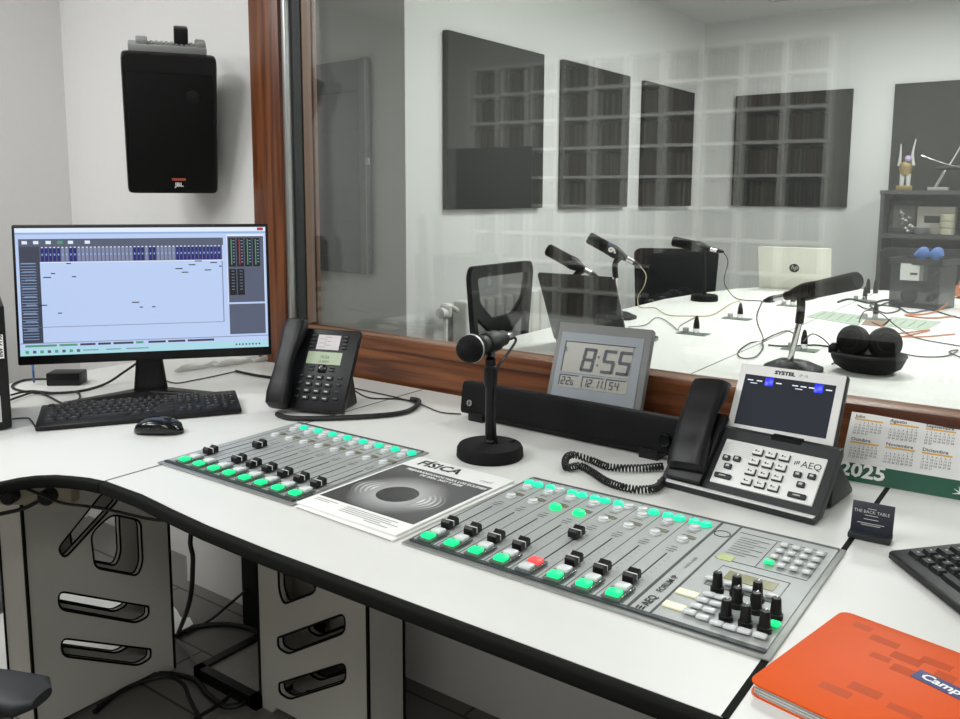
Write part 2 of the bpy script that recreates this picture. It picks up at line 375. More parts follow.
fb.box(-.0076, .0076, -.0007, .0007, .004, .0121, WTX); fb.box(-.0015, .0015, -.004, .004, 0, .005, BLK)
MS['fader'] = master(fb, 'fader_cap')
kb = MB().lathe([(.0085, 0), (.0085, .006), (.0068, .007), (.0056, .024), (.0048, .0255), (0, .0258)], BLK, n=16); kb.box(-.0006, .0006, .001, .006, .0245, .0262, WTX)
MS['knob'] = master(kb, 'rotary_knob')
def put(k, t, x, y, z): return copy_part(MS[k], t, Matrix.Translation((x, y, z)))
def console(name, label, x0, x1, y0, y1, nch, chx, pitch, faders, special, control):
    t = thing(name, label, 'mixing console', (x0, y0, DESK)); Wd, Dp = x1 - x0, y1 - y0
    b = MB().box(0, Wd, 0, Dp, .0008, .0035, ALU, bev=.001); part(b, 'frame', t)
    z = .0036; b = MB().box(.008, Wd - .008, .012, Dp - .010, z, z + .002, PANL); zt = z + .0021
    b.box(.008, Wd - .008, .009, .0165, z, zt + .0003, DPAN); b.box(.008, Wd - .008, Dp - .012, Dp - .0055, z, zt + .0003, DPAN)
    chend = chx + pitch * (nch - .5)
    for i in range(nch):
        cx = chx + pitch * i
        b.box(cx - pitch / 2 - .0005, cx - pitch / 2 + .0005, .017, Dp - .013, z, zt + .0002, DPAN)
        b.box(cx - .0009, cx + .0009, .056, .187, z, zt + .0004, BLK)
        for k in range(9):
            yy = .062 + k * .014; b.flat(cx + .006, cx + .010, yy, yy + .0006, zt + .0003, TXT); 
        for yy, ww in ((.196, .012), (.203, .016), (.212, .010), (.275, .014), (.262, .018)):
            b.flat(cx - ww / 2, cx + ww / 2, yy, yy + .0016, zt + .0003, TXT)
        b.box(cx - .001, cx + .014, .252, .262, z, zt + .0004, mat('olive_display', '#6c6c50', .3))
        b.box(cx - .016, cx + .016, .019, .052, z, zt + .0005, mat('channel_button_bezel', '#565b5a', .3))
    part(b, 'panel', t)
    for i in range(nch):
        cx = chx + pitch * i; sp = special.get(i, {})
        if sp.get('red'): put('big_red', t, cx, .047, zt); put('big_clear', t, cx - .001, .026, zt)
        else: put('big_green', t, cx, .027, zt); put('big_clear', t, cx + .001, .049, zt)
        put('fader', t, cx - .001, faders[i], zt)
        put('rd_green' if sp.get('mid') else 'rd_clear', t, cx + .001, .240, zt)
        bk = sp.get('back', 'cg')
        put('rd_teal' if bk[0] == 'g' else 'rd_clear', t, cx - .010, .313, zt); put('rd_teal' if bk[1] == 'g' else 'rd_clear', t, cx + .0085, .313, zt)
        put('rd_clear', t, cx - .001, .292, zt)
    if control: control(t, Wd, Dp, zt, z)
    return t
console('fader_console', 'grey eight-channel fader console left of the physics magazine', -1.372, -1.006, .880, 1.228, 8, .046, .0427,
        [.085, .167, .084, .083, .083, .082, .081, .080], {i: {'back': 'cg'} for i in range(8)}, None)
def ctrl(t, Wd, Dp, zt, z):
    ox, oy = -.768, .874
    def X(v): return v - ox
    def Y(v): return v - oy
    b = MB()
    b.box(X(-.4205), X(-.4165), .017, Dp - .013, z, zt + .0004, DPAN); b.box(X(-.391), X(-.388), .017, Dp - .013, z, zt + .0004, DPAN)
    b.box(X(-.352), X(-.288), Y(1.031), Y(1.057), zt, zt + .001, mat('olive_lcd', '#6d6a3c', .25, emis='#8d8a50', es=.15))
    b.box(X(-.364), X(-.278), Y(1.003), Y(1.066), zt, zt + .0004, PANL)
    for (xa, xb, ya, yb) in ((-.366, -.277, 1.001, 1.002), (-.366, -.277, 1.068, 1.069), (-.366, -.3655, 1.001, 1.068), (-.277, -.2765, 1.001, 1.068), (-.384, -.262, 1.088, 1.089), (-.330, -.329, 1.09, 1.19), (-.384, -.262, 1.193, 1.194), (-.262, -.2615, 1.088, 1.193)):
        b.box(X(xa), X(xb), Y(ya), Y(yb), zt, zt + .0004, DPAN)
    b.box(X(-.381), X(-.361), Y(1.085), Y(1.104), zt, zt + .0006, mat('yellow_green_print', '#b4c078', .4))
    for k in range(8): b.flat(X(-.378), X(-.335), Y(1.112 + k * .009), Y(1.1135 + k * .009), zt + .0004, TXT) if k % 2 else b.flat(X(-.378), X(-.35), Y(1.112 + k * .009), Y(1.1135 + k * .009), zt + .0004, TXT)
    cpm = part(b, 'control_panel', t)
    b = MB(); b.box(X(-.386), X(-.358), Y(.955), Y(.969), zt, zt + .003, mat('cream_lit_key', '#e8e6c8', .4, emis='#fff6c8', es=.2), bev=.001); part(b, 'label_key', t)
    b = MB(); b.box(X(-.386), X(-.358), Y(.914), Y(.928), zt, zt + .003, mat('cream_lit_key', '', 0), bev=.001)
    part(b, 'label_key', t)
    R90 = Matrix.Rotation(PI / 2, 4, 'Z')
    b = MB(); b.text('AEQ', .015, TXT, Matrix.Translation((X(-.3985), Y(.903), zt + .0006)) @ R90, bold=.03); b.text('FORUM IP', .0125, TXT, Matrix.Translation((X(-.3995), Y(.946), zt + .0006)) @ R90, bold=.02)
    b.text('DIGITAL MIXER', .006, TXT, Matrix.Translation((X(-.4015), Y(1.03), zt + .0006)) @ R90)
    for k in range(3): b.box(X(-.410 + k * .004), X(-.408 + k * .004), Y(.892), Y(.900), zt, zt + .0006, TXT)
    for k in range(40):
        a = 2 * PI * k / 40; b.box(-.0006, .0006, -.0012, .0012, 0, .0006, TXT, Matrix.Translation((X(-.404) + .0115 * math.cos(a), Y(1.172) + .0115 * math.sin(a), zt)) @ Matrix.Rotation(a, 4, 'Z'))
    part(b, 'lettering', cpm)
    for r in range(4):
        for c in range(4):
            put('key_green' if (r, c) == (3, 0) else 'key_clear', t, X(-.3165 + c * .0163), Y(1.178 - r * .0235), zt)
    for x, y in ((-.35, .914), (-.333, .911), (-.315, .9075), (-.299, .907), (-.283, .908), (-.2655, .909), (-.333, .932), (-.35, .933), (-.349, .952), (-.332, .952), (-.348, .971), (-.333, .971), (-.362, 1.015), (-.337, 1.014), (-.313, 1.014), (-.284, 1.013)):
        put('sm_clear', t, X(x), Y(y), zt)
    put('key_green', t, X(-.2595), Y(.944), zt)
    for x, y in ((-.345, .991), (-.322, .995), (-.296, .995), (-.311, .965), (-.288, .965), (-.265, .966), (-.311, .927), (-.288, .927), (-.266, .927)): put('knob', t, X(x), Y(y), zt)
console('mixing_console', 'grey broadcast mixing console with rotary knobs and keypad at its right end', -.768, -.244, .874, 1.226, 8, .0285, .0424,
        [.079, .079, .078, .078, .160, .078, .078, .078],
        {0: {'back': 'gg'}, 1: {'back': 'gc'}, 2: {'back': 'gg', 'mid': 1}, 3: {'back': 'gg', 'mid': 1}, 4: {'red': 1, 'back': 'gc'}, 5: {'back': 'cg'}, 6: {'back': 'gg'}, 7: {'back': 'gg'}}, ctrl)
# ------------------------------------------------------------------ KEYBOARDS
KEYM = mat('keycap_black', '#131415', .5, spec=.35)
def keyboard(label, M, legend=True):
    t = thing('computer_keyboard', label, 'keyboard', M=M)
    Wd, Dp = .420, .144
    side = [(-Dp, .003), (0, .003), (0, .024), (-.012, .0245), (-Dp + .004, .013), (-Dp, .010)]
    b = MB().prism([(y, z) for y, z in side], -Wd / 2, Wd / 2, BLK, Matrix(((0, 0, 1, 0), (1, 0, 0, 0), (0, 1, 0, 0), (0, 0, 0, 1))), bev=.002)
    part(b, 'keyboard_body', t)
    b = MB().box(-Wd / 2 + .02, -Wd / 2 + .05, -.03, -.02, 0, .004, DGR); b.box(Wd / 2 - .05, Wd / 2 - .02, -.03, -.02, 0, .004, DGR); b.box(-Wd / 2 + .02, Wd / 2 - .02, -Dp + .01, -Dp + .02, 0, .004, DGR); part(b, 'foot', t)
    pt = .01815; cache = {}
    rows = [(-.018, [(0, 1), (1.75, 1), (2.75, 1), (3.75, 1), (4.75, 1), (6.1, 1), (7.1, 1), (8.1, 1), (9.1, 1), (10.5, 1), (11.5, 1), (12.5, 1), (13.5, 1), (15.2, 1), (16.2, 1), (17.2, 1)]),
            (-.042, [(i, 1) for i in range(13)] + [(13, 2), (15.2, 1), (16.2, 1), (17.2, 1), (18.5, 1), (19.5, 1), (20.5, 1), (21.5, 1)]),
            (-.061, [(0, 1.5)] + [(1.5 + i, 1) for i in range(13)] + [(15.2, 1), (16.2, 1), (17.2, 1), (18.5, 1), (19.5, 1), (20.5, 1), (21.5, 1)]),
            (-.080, [(0, 1.75)] + [(1.75 + i, 1) for i in range(11)] + [(12.75, 2.25), (18.5, 1), (19.5, 1), (20.5, 1)]),
            (-.099, [(0, 1.25)] + [(1.25 + i, 1) for i in range(11)] + [(12.25, 2.75), (16.2, 1), (18.5, 1), (19.5, 1), (20.5, 1), (21.5, 1)]),
            (-.118, [(0, 1.5), (1.5, 1.3), (2.8, 1.3), (4.1, 5.6), (9.7, 1.4), (11.1, 1.4), (12.5, 2.5), (15.2, 1), (16.2, 1), (17.2, 1), (18.5, 2), (20.5, 1)])]
    for y, L in rows:
        for x, wd in L:
            if wd not in cache:
                w_ = wd * pt - .0022; b = MB(); h = .0075
                b.sweep([((0, 0, 0), (w_ / 2, 0, 0), (0, .0083, 0)), ((0, .0006, h * .8), (w_ / 2 - .0022, 0, 0), (0, .0066, 0)), ((0, .0006, h), (w_ / 2 - .003, 0, 0), (0, .0058, 0))], KEYM, n=12, p=7)
                if wd <= 2: b.flat(-.0032, .0002, .0008, .0038, h + .0001, mat('key_legend', '#a9a9a9', .6)) if wd > 1 else b.flat(-.0026, -.0006, .0006, .0036, h + .0001, mat('key_legend', '#a9a9a9', .6))
                cache[wd] = master(b, 'key')
            zz = .0225 + (y + .012) * .083
            copy_part(cache[wd], t, Matrix.Translation((-Wd / 2 + .012 + (x + wd / 2) * pt * .985, y, zz - .001)))
    return t
def frontleft(px, py, yaw, z=DESK, Wd=.420, Dp=.144):
    p = atz(px, py, z + .003); return p + Vector((math.cos(yaw) * Wd / 2 - math.sin(yaw) * Dp, math.sin(yaw) * Wd / 2 + math.cos(yaw) * Dp, 0))
ky = math.radians(57.5)
p = frontleft(35, 431, ky); keyboard('black wired keyboard in front of the computer monitor', T(p.x, p.y, DESK, yaw=ky))
ky = math.radians(-51); p = frontleft(888, 557, ky)
keyboard('black keyboard cut off at the right edge, beside the navy card', T(p.x, p.y, DESK, yaw=ky))
# ------------------------------------------------------------------ MOUSE
p = atz(159, 433, DESK)
t = thing('computer_mouse', 'black computer mouse in front of the keyboard, below the monitor', 'mouse', (p.x, p.y, DESK), math.radians(34))
b = MB(); secs = []
for k in range(11):
    s_ = -1 + 2 * k / 10; wv = .030 * math.sqrt(max(.02, 1 - abs(s_) ** 3)); hv = .017 * math.sqrt(max(.03, 1 - s_ * s_ * .96)) * (1 if s_ < 0 else .95)
    secs.append(((s_ * .052, 0, hv + .001), (0, wv, 0), (0, 0, hv)))
b.sweep(secs, BLKG, n=20, p=2.6); part(b, 'mouse_shell', t); part(MB().box(.012, .028, -.003, .003, .024, .0345, DGR, bev=.0015), 'scroll_wheel', t)
# ------------------------------------------------------------------ MONITOR
SC = lambda n, c, k=1.0: mat(n, '#000000', .4, emis=c, es=k)
s_bg = SC('screen_pale_blue', '#b9cdf2'); s_w = SC('screen_white', '#dfeafc'); s_g = SC('screen_grey', '#545b70'); s_dg = SC('screen_dark_grey', '#3c4152'); s_n = SC('screen_navy', '#1c1c72'); s_k = SC('screen_black', '#101016'); s_c = SC('screen_cyan', '#a8d8e4'); s_lb = SC('screen_light_line', '#8fb0da'); s_gr = SC('screen_green', '#4f9a72'); s_r = SC('screen_red', '#b03040'); s_mg = SC('screen_mid_grey', '#7d86a6')
t = thing('computer_monitor', 'wide black computer monitor showing an audio playout screen, on a V-shaped foot', 'monitor', (-1.83, 1.16, DESK), math.radians(50.4))
MW, MH = .576, .328; SM = T(.005, -.005, .097, tilt=math.radians(3.5))
mhs = part(MB().box(-MW / 2, MW / 2, 0, .028, 0, MH, BLK, SM, bev=.004), 'monitor_housing', t)
b = MB(); sx0, sx1, sz0, sz1 = -MW / 2 + .007, MW / 2 - .007, .022, MH - .008
def R(u0, u1, v0, v1, m, k=1): b.rect(sx0 + (sx1 - sx0) * u0, sx0 + (sx1 - sx0) * u1, sz1 - (sz1 - sz0) * v1, sz1 - (sz1 - sz0) * v0, -.0006 - .0002 * k, m, SM)
R(0, 1, 0, 1, s_bg, 0); R(0, 1, 0, .035, s_w); R(.0, 1, .035, .05, s_lb); R(.965, .99, .004, .028, s_r, 2)
R(.012, .82, .085, .145, s_g); R(.012, .09, .145, .90, s_dg); R(.09, .815, .145, .265, s_g); R(.09, .82, .265, .272, s_w, 2)
for k in range(9): R(.02 + .006 * (k % 3), .07, .27 + k * .065, .28 + k * .065, s_mg, 2)
for k in range(28): R(.016, .075, .275 + k * .022, .279 + k * .022, s_lb, 2)
for k, u in enumerate((.025, .068, .115, .16, .20, .265)): R(u, u + .02, .10, .125, s_gr if k == 3 else s_w, 2)
for k in range(46):
    u = .095 + k * .0156; navy = k < 5 or k in (7, 8, 23, 24, 25, 27, 28) or k >= 34
    R(u, u + .0115, .155, .262, s_n if navy else s_mg, 2); R(u + .002, u + .009, .148, .156, s_w, 3); R(u + .003, u + .008, .20, .215, s_lb, 3)
R(.012, .815, .775, .780, s_mg); R(.812, .816, .27, .775, s_mg, 2)
for u, v, l in ((.19, .275, .018), (.13, .352, .016), (.10, .382, .03), (.21, .380, .016), (.15, .665, .016), (.44, .595, .03), (.47, .635, .014), (.52, .635, .014), (.62, .33, .03), (.645, .36, .028), (.675, .30, .028), (.70, .27, .03), (.74, .345, .028), (.765, .285, .028), (.80, .315, .012), (.08, .60, .03)): R(u, u + l, v, v + .008, s_k, 3)
R(.835, .992, .06, .62, s_w); R(.838, .99, .075, .62, s_g, 2); R(.838, .99, .635, .885, s_g, 2)
for k in range(4): 
    R(.842 + k * .034, .872 + k * .034, .09, .325, s_k, 3); R(.852 + k * .034, .856 + k * .034, .10, .31, s_r if k == 1 else s_gr, 4)
    for j in range(8): R(.86 + k * .034, .868 + k * .034, .11 + j * .025, .115 + j * .025, s_lb, 4)
for k in range(2):
    R(.842 + k * .034, .872 + k * .034, .345, .56, s_k, 3)
    for j in range(7): R(.852 + k * .034, .864 + k * .034, .36 + j * .025, .365 + j * .025, s_mg, 4)
R(.0, 1, .90, .906, s_mg); 
for u, l in ((.02, .12), (.15, .07), (.23, .06), (.30, .05), (.36, .08), (.45, .03), (.50, .07), (.58, .07), (.66, .11)): R(u, u + l, .915, .932, s_gr if u in (.02, .15, .45) else s_dg, 2)
R(0, 1, .945, 1, s_c, 2)
for k in range(8): R(.02 + k * .028, .033 + k * .028, .96, .982, s_g if k % 2 else s_gr, 3)
for u in (.24, .33, .41, .44): R(u, u + .06, .966, .974, s_mg, 3)
for k in range(8): R(.86 + k * .014, .866 + k * .014, .964, .978, s_dg, 3)
part(b, 'screen', mhs)
b = MB(); b.box(-.035, .035, .028, .046, .05, .20, BLK, SM, bev=.004)
b.sweep([((0, .045, .012), (.040, 0, 0), (0, .011, 0)), ((0, .04, .10), (.030, 0, 0), (0, .010, 0)), ((0, .036, .18), (.030, 0, 0), (0, .009, 0))], BLK); part(b, 'monitor_neck', t)
b = MB()
for s_ in (-1, 1):
    b.sweep([((0, .055, .009), (.0, .034, 0), (0, 0, .009)), ((s_ * .08, .015, .0075), (0, .024, 0), (0, 0, .0075)), ((s_ * .185, -.030, .005), (0, .013, 0), (0, 0, .005))], BLK)
part(b, 'monitor_foot', t)
# ------------------------------------------------------------------ SPEAKER
ya = math.radians(56.9); SM = T(-2.074 * 1.06, 1.42 * 1.06, 1.24 - .004 * 1.06, yaw=ya, tilt=math.radians(-20.3))
t = thing('wall_speaker', 'black loudspeaker hung on the wall above the computer monitor', 'speaker', M=SM)
b = MB(); Wf, Hf = .249, .402
b.sweep([((0, 0, Hf / 2), (Wf / 2 - .003, 0, 0), (0, 0, Hf / 2 - .003)), ((0, .006, Hf / 2), (Wf / 2, 0, 0), (0, 0, Hf / 2)), ((0, .03, Hf / 2), (Wf / 2, 0, 0), (0, 0, Hf / 2)), ((0, .15, Hf / 2), (Wf / 2 - .045, 0, 0), (0, 0, Hf / 2 - .04)), ((0, .17, Hf / 2), (Wf / 2 - .06, 0, 0), (0, 0, Hf / 2 - .06))], BLK, n=64, p=26)
part(b, 'speaker_cabinet', t)
b = MB().box(-Wf / 2 + .012, Wf / 2 - .012, -.006, .0, .014, Hf - .05, BLKM, bev=.002)
b.lathe([(.019, -.0005), (.019, .0), (.018, .0005)], BLK, Matrix.Translation((.058, -.0062, Hf - .112)) @ Matrix.Rotation(PI / 2, 4, 'X')); spg = part(b, 'speaker_grille', t)
b = MB().box(-.004, .034, -.0085, -.006, .044, .051, mat('orange_badge', '#b5583c', .4)); b.text('JBL', .017, WTX, Matrix.Translation((.0155, -.0075, .026)) @ STAND, bold=.04, align='CENTER'); part(b, 'brand_badge', spg)
b = MB(); b.box(-.105, .10, .03, .085, Hf - .012, Hf + .018, GRY, bev=.004); b.box(-.085, -.055, .035, .08, Hf + .015, Hf + .032, GRY, bev=.004); b.box(.07, .098, .035, .08, Hf + .015, Hf + .032, GRY, bev=.004)
for k in range(9): b.box(-.048 + k * .013, -.040 + k * .013, .04, .075, Hf + .017, Hf + .022, GRY)
mbk = part(b, 'mounting_bracket', t)
b = MB().box(.015, .052, .045, .085, Hf + .018, Hf + .065, BLK, bev=.004); b.tube([(.033, .075, Hf + .045), (.033, .12, Hf + .045)], .008, BLK); part(b, 'bracket_clamp', mbk)
inv = SM.inverted(); q0 = inv @ Vector((-2.20, 1.66, 1.55)); b = MB().tube([(0, .16, .2), tuple(q0 * .5 + Vector((0, .08, .1))), tuple(q0)], .012, DGR); part(b, 'wall_arm', t)
# ------------------------------------------------------------------ HANDSET helper
def handset(name, parent, lo, hi, outn, w=.023, m=BLK, wk=0):
    """lo/hi: end points in parent space, outn: direction away from the phone"""
    lo, hi, outn = Vector(lo), Vector(hi), Vector(outn).normalized(); ax = (hi - lo); L = ax.length; ax.normalize(); sd = ax.cross(outn).normalized(); outn = sd.cross(ax)
    prof = [(0, .010, .012, .8), (.03, .016, .017, 1.0), (.14, .018, .020, 1.08), (.26, .021, .016, 1.0), (.38, .026, .012, .86), (.5, .028, .0115, .82), (.62, .026, .012, .86), (.74, .021, .016, 1.0), (.86, .018, .020, 1.1), (.97, .016, .017, 1.02), (1, .010, .012, .8)]
    secs = [(lo + ax * (L * s_) + outn * h, sd * (w * (k + (1 - k) * wk)), outn * th) for s_, h, th, k in prof]
    b = MB().sweep(secs, m, n=20, p=3.2); return part(b, name, parent)
# ------------------------------------------------------------------ DESK PHONE (left)
pw = math.radians(18); M0 = T(-1.395, 1.285, DESK, yaw=pw)
t = thing('desk_telephone', 'black office desk telephone with small green display, right of the monitor', 'telephone', M=M0)
FM = T(.0, .006, .012, tilt=math.radians(30))
part(MB().box(-.105, .074, 0, .018, 0, .198, BLK, FM, bev=.004), 'phone_body', t)
b = MB().prism([(.035, .003), (.13, .003), (.13, .009), (.10, .11), (.084, .11)], -.06, .05, BLK, Matrix(((0, 0, 1, 0), (1, 0, 0, 0), (0, 1, 0, 0), (0, 0, 0, 1)))); part(b, 'phone_stand', t)
b = MB().box(-.028, .030, -.0015, 0, .146, .182, mat('paper_label_strip', '#c9c2c4', .6), FM); 
for k in range(6): b.rect(-.022 + .012 * (k % 2), -.004 + .012 * (k % 2), .151 + k * .005, .1525 + k * .005, -.0018, GRY, FM)
part(b, 'label_card', t)
b = MB().box(-.045, .043, -.0016, 0, .110, .140, LCDG, FM); b.text('10:56', .011, TXT, FM @ Matrix.Translation((0, -.0019, .124)) @ STAND, align='CENTER'); b.text('12 NOV', .008, TXT, FM @ Matrix.Translation((0, -.0019, .114)) @ STAND, align='CENTER'); part(b, 'phone_display', t)
kk = master(MB().box(-.0085, .0085, -.004, 0, -.005, .005, DGR, bev=.0015).rect(-.004, .004, -.0012, .0012, -.0042, LGR), 'phone_key')
ks = master(MB().box(-.006, .006, -.003, 0, -.0025, .0025, DGR, bev=.001), 'phone_key')
for r in range(4):
    for c in range(3): copy_part(kk, t, FM @ Matrix.Translation((-.026 + c * .025, 0, .078 - r * .0165)))
    copy_part(ks, t, FM @ Matrix.Translation((-.048, 0, .080 - r * .0165))); copy_part(ks, t, FM @ Matrix.Translation((.050, 0, .080 - r * .0165)))
    copy_part(ks, t, FM @ Matrix.Translation((-.040, 0, .152 + r * .009))); copy_part(ks, t, FM @ Matrix.Translation((.043, 0, .152 + r * .009)))
for x, z in ((-.027, .096), (-.027, .104), (.025, .096), (.025, .104)): copy_part(ks, t, FM @ Matrix.Translation((x, 0, z)))
part(MB().box(-.010, .010, -.004, 0, .090, .108, BLKG, FM, bev=.003).box(-.005, .005, -.005, 0, .095, .103, DGR, FM, bev=.002), 'navigation_key', t)
hs = handset('handset', t, FM @ Vector((-.083, -.002, -.004)), FM @ Vector((-.083, -.002, .212)), FM.to_3x3() @ Vector((0, -1, 0)), w=.026)
def onD(L, z=.745): return [tuple(atz(u, v, z)) for u, v in L]
def cable(name, label, pts, r, m, sub=6, parent=None): return tag(MB().tube(pts, r, m, sub=sub, n=7).obj(name), label, 'cable')
L = [(277, 414), (292, 418), (330, 418), (372, 416), (400, 413), (414, 408), (419, 401), (411, 399)]
b = MB().tube(onD(L, .7465), .0058, RUB, n=8); b.tube([tuple(atz(419, 403, .746)), tuple(atz(400, 399, .743)), tuple(atz(370, 398, .743)), tuple(atz(355, 391, .76))], .002, RUB)
tag(b.obj('handset_cord'), 'thick black handset cord looping right of the left telephone', 'cable')
cable('telephone_lead', 'thin black lead between the left telephone and the soundbar', onD([(354, 388), (372, 392), (395, 397), (420, 404), (440, 412), (461, 414)], .7428), .0016, RUB)
# ------------------------------------------------------------------ DESK MIC
c = atz(490, 452, DESK); cx, cy = -.902, 1.286
t = thing('desk_microphone', 'black handheld microphone on a round-based desk stand, in front of the clock', 'microphone', (cx, cy, DESK))
part(MB().lathe([(.062, 0), (.0645, .003), (.0635, .018), (.060, .024), (.012, .027), (0, .027)], BLKM, n=48), 'stand_base', t)
part(MB().lathe([(.0095, .026), (.0095, .135), (.0125, .14), (.0125, .175), (.010, .178), (.010, .19)], BLK, n=20), 'stand_pole', t)
part(MB().lathe([(.0102, .03), (.0102, .034)], CHR, n=20), 'pole_collar', t)
hd = aty(470, 349, 1.232); tl = aty(503, 338, 1.352); dv = (tl - hd)
Z2 = lambda p, d: Matrix.Translation(p) @ Vector((0, 0, 1)).rotation_difference(d).to_matrix().to_4x4()
O = Vector((cx, cy, DESK)); Mm = Z2(hd - O, dv); Lm = dv.length
b = MB().lathe([(.0, -.026), (.012, -.0235), (.020, -.017), (.0255, -.006), (.0265, .006)], BLKM, Mm, n=28, cap=False); b.lathe([(.0265, .006), (.0225, .024), (.018, .036)], BLKM, Mm, n=28, cap=False); part(b, 'mic_grille', t)
part(MB().lathe([(.0262, .004), (.0272, .005), (.0272, .0075), (.0262, .0085)], ALU, Mm, n=28), 'grille_ring', t)
part(MB().lathe([(.019, .032), (.0185, .05), (.0155, Lm), (.013, Lm + .004)], BLK, Mm, n=24), 'mic_body', t)
part(MB().lathe([(.0095, Lm + .003), (.0095, Lm + .028), (.007, Lm + .032)], CHR, Mm, n=20), 'cable_plug', t)['label'] = 'silver plug at the back of the microphone'
part(MB().lathe([(.0195, Lm * .42), (.021, Lm * .45), (.0205, Lm * .75), (.0185, Lm * .8)], BLK, Mm, n=20), 'mic_clip', t)
e = Mm @ Vector((0, 0, Lm + .03)); pl = Vector((.012, .004, .13))
part(MB().tube([tuple(Mm @ Vector((0, 0, Lm * .6))), (0, 0, .19)], .009, BLK), 'clip_joint', t)
b = MB().tube([tuple(e), tuple(e + Vector((.01, .004, -.01))), tuple(e * .4 + Vector((.01, .01, .10))), (.011, .004, .16), (.012, .004, .03), (.03, .04, .028)], .0028, RUB); part(b, 'mic_cable', t)
# ------------------------------------------------------------------ SOUNDBAR
t = thing('soundbar', 'long black desktop speaker bar lying in front of the wooden sill', 'speaker', M=T(-.850, 1.458, DESK, yaw=math.radians(-2.2)))
SM = T(0, 0, .014, tilt=math.radians(8)); 
part(MB().sweep([((-.266, .022, .036), (0, .014, 0), (0, 0, .028)), ((-.262, .022, .036), (0, .022, 0), (0, 0, .036)), ((.262, .022, .036), (0, .022, 0), (0, 0, .036)), ((.266, .022, .036), (0, .014, 0), (0, 0, .028))], BLKM, SM, n=24, p=6), 'soundbar_body', t)
part(MB().lathe([(.012, 0), (.012, .010), (.010, .012)], BLKG, SM @ Matrix.Translation((.235, .001, .030)) @ Matrix.Rotation(PI / 2, 4, 'X')), 'volume_knob', t)
b = MB().lathe([(.007, 0), (.007, .0012)], GRY, SM @ Matrix.Translation((-.238, -.0006, .026)) @ Matrix.Rotation(PI / 2, 4, 'X'), n=20); b.box(-.241, -.235, -.0026, -.002, .025, .027, BLK, SM); b.box(-.239, -.237, -.0026, -.002, .021, .031, BLK, SM); part(b, 'headphone_emblem', t)
b = MB().box(-.24, -.20, .0, .05, 0, .020, BLK, bev=.002); b.box(.18, .22, .0, .05, 0, .020, BLK, bev=.002); b.box(-.20, .18, .02, .045, .002, .016, BLK); part(b, 'soundbar_foot', t)
# ------------------------------------------------------------------ CLOCK
M0 = T(-.826, 1.530, DESK + .003, yaw=math.radians(5.9), tilt=math.radians(23.6))
t = thing('digital_clock', 'grey square digital clock reading 8:55, propped behind the soundbar', 'clock', M=M0)
CF = mat('clock_frame_grey', '#6b6c69', .45); CB = mat('clock_face_bluegrey', '#868d91', .5)
cw, chh = .214, .235
part(MB().box(-cw / 2, cw / 2, 0, .022, 0, chh, CF, bev=.002), 'clock_case', t)
b = MB().box(-cw / 2 + .011, cw / 2 - .014, -.002, 0, .011, chh - .022, CB, bev=.0008); part(b, 'clock_face', t)
b = MB().box(-cw / 2 + .024, cw / 2 - .034, -.003, -.0019, chh - .112, chh - .042, LCD); b.box(-cw / 2 + .024, cw / 2 - .034, -.003, -.0019, chh - .145, chh - .118, LCD)
LT = chh - .044
b.rect(-cw / 2 + .024, cw / 2 - .030, LT, LT + .002, -.0035, TXT); b.rect(-cw / 2 + .024, -cw / 2 + .0262, chh - .110, LT, -.0035, TXT)
for x0_ in (-.083, -.030, .024):
    x1_ = x0_ + (.044 if x0_ != -.03 else .048); b.rect(x0_, x1_, chh - .119, chh - .117, -.0035, TXT); b.rect(x0_, x0_ + .002, chh - .141, chh - .117, -.0035, TXT)
lcp = part(b, 'lcd_panel', t)
SEG = {'0': 'abcdef', '1': 'bc', '2': 'abged', '3': 'abgcd', '4': 'fgbc', '5': 'afgcd', '6': 'afgedc', '7': 'abc', '8': 'abcdefg', '9': 'abcdfg'}
def seg(b, ch, x, z, w_, h, th, m, y=-.0045, sh=.10):
    def q(x0, x1, z0, z1):
        bm = bmesh.new(); bm.faces.new([bm.verts.new((px + sh * (pz - z), y, pz)) for px, pz in ((x0, z0), (x1, z0), (x1, z1), (x0, z1))]); b._add(bm, m, I4)
    g = th * .25
    D = dict(a=(x + g, x + w_ - g, z + h - th, z + h), d=(x + g, x + w_ - g, z, z + th), g=(x + g, x + w_ - g, z + h / 2 - th / 2, z + h / 2 + th / 2),
             f=(x, x + th, z + h / 2 + g, z + h - g), b=(x + w_ - th, x + w_, z + h / 2 + g, z + h - g), e=(x, x + th, z + g, z + h / 2 - g), c=(x + w_ - th, x + w_, z + g, z + h / 2 - g))
    for s_ in SEG[ch]: q(*D[s_])
b = MB(); DK = mat('lcd_segments', '#1b2330', .4)
zb = chh - .106
for ch, x in (('8', -.040), ('5', .006), ('5', .041)): seg(b, ch, x, zb, .029, .052, .0062, DK)
for z_ in (.014, .032): b.rect(-.003, .001, zb + z_, zb + z_ + .004, -.0045, DK)
z2 = chh - .139
for ch, x in (('2', -.078), ('2', -.066), ('1', -.027), ('2', -.016), ('1', .000), ('1', .008), ('5', .032), ('4', .044)): seg(b, ch, x, z2, .0085, .017, .0019, DK)
seg(b, '6', -.055, z2, .006, .010, .0014, DK)
for x in (-.003, .0195): b.rect(x, x + .002, z2, z2 + .002, -.0045, DK)
b.rect(-.079, -.077, chh - .066, chh - .056, -.0045, DK); part(b, 'lcd_digits', lcp)
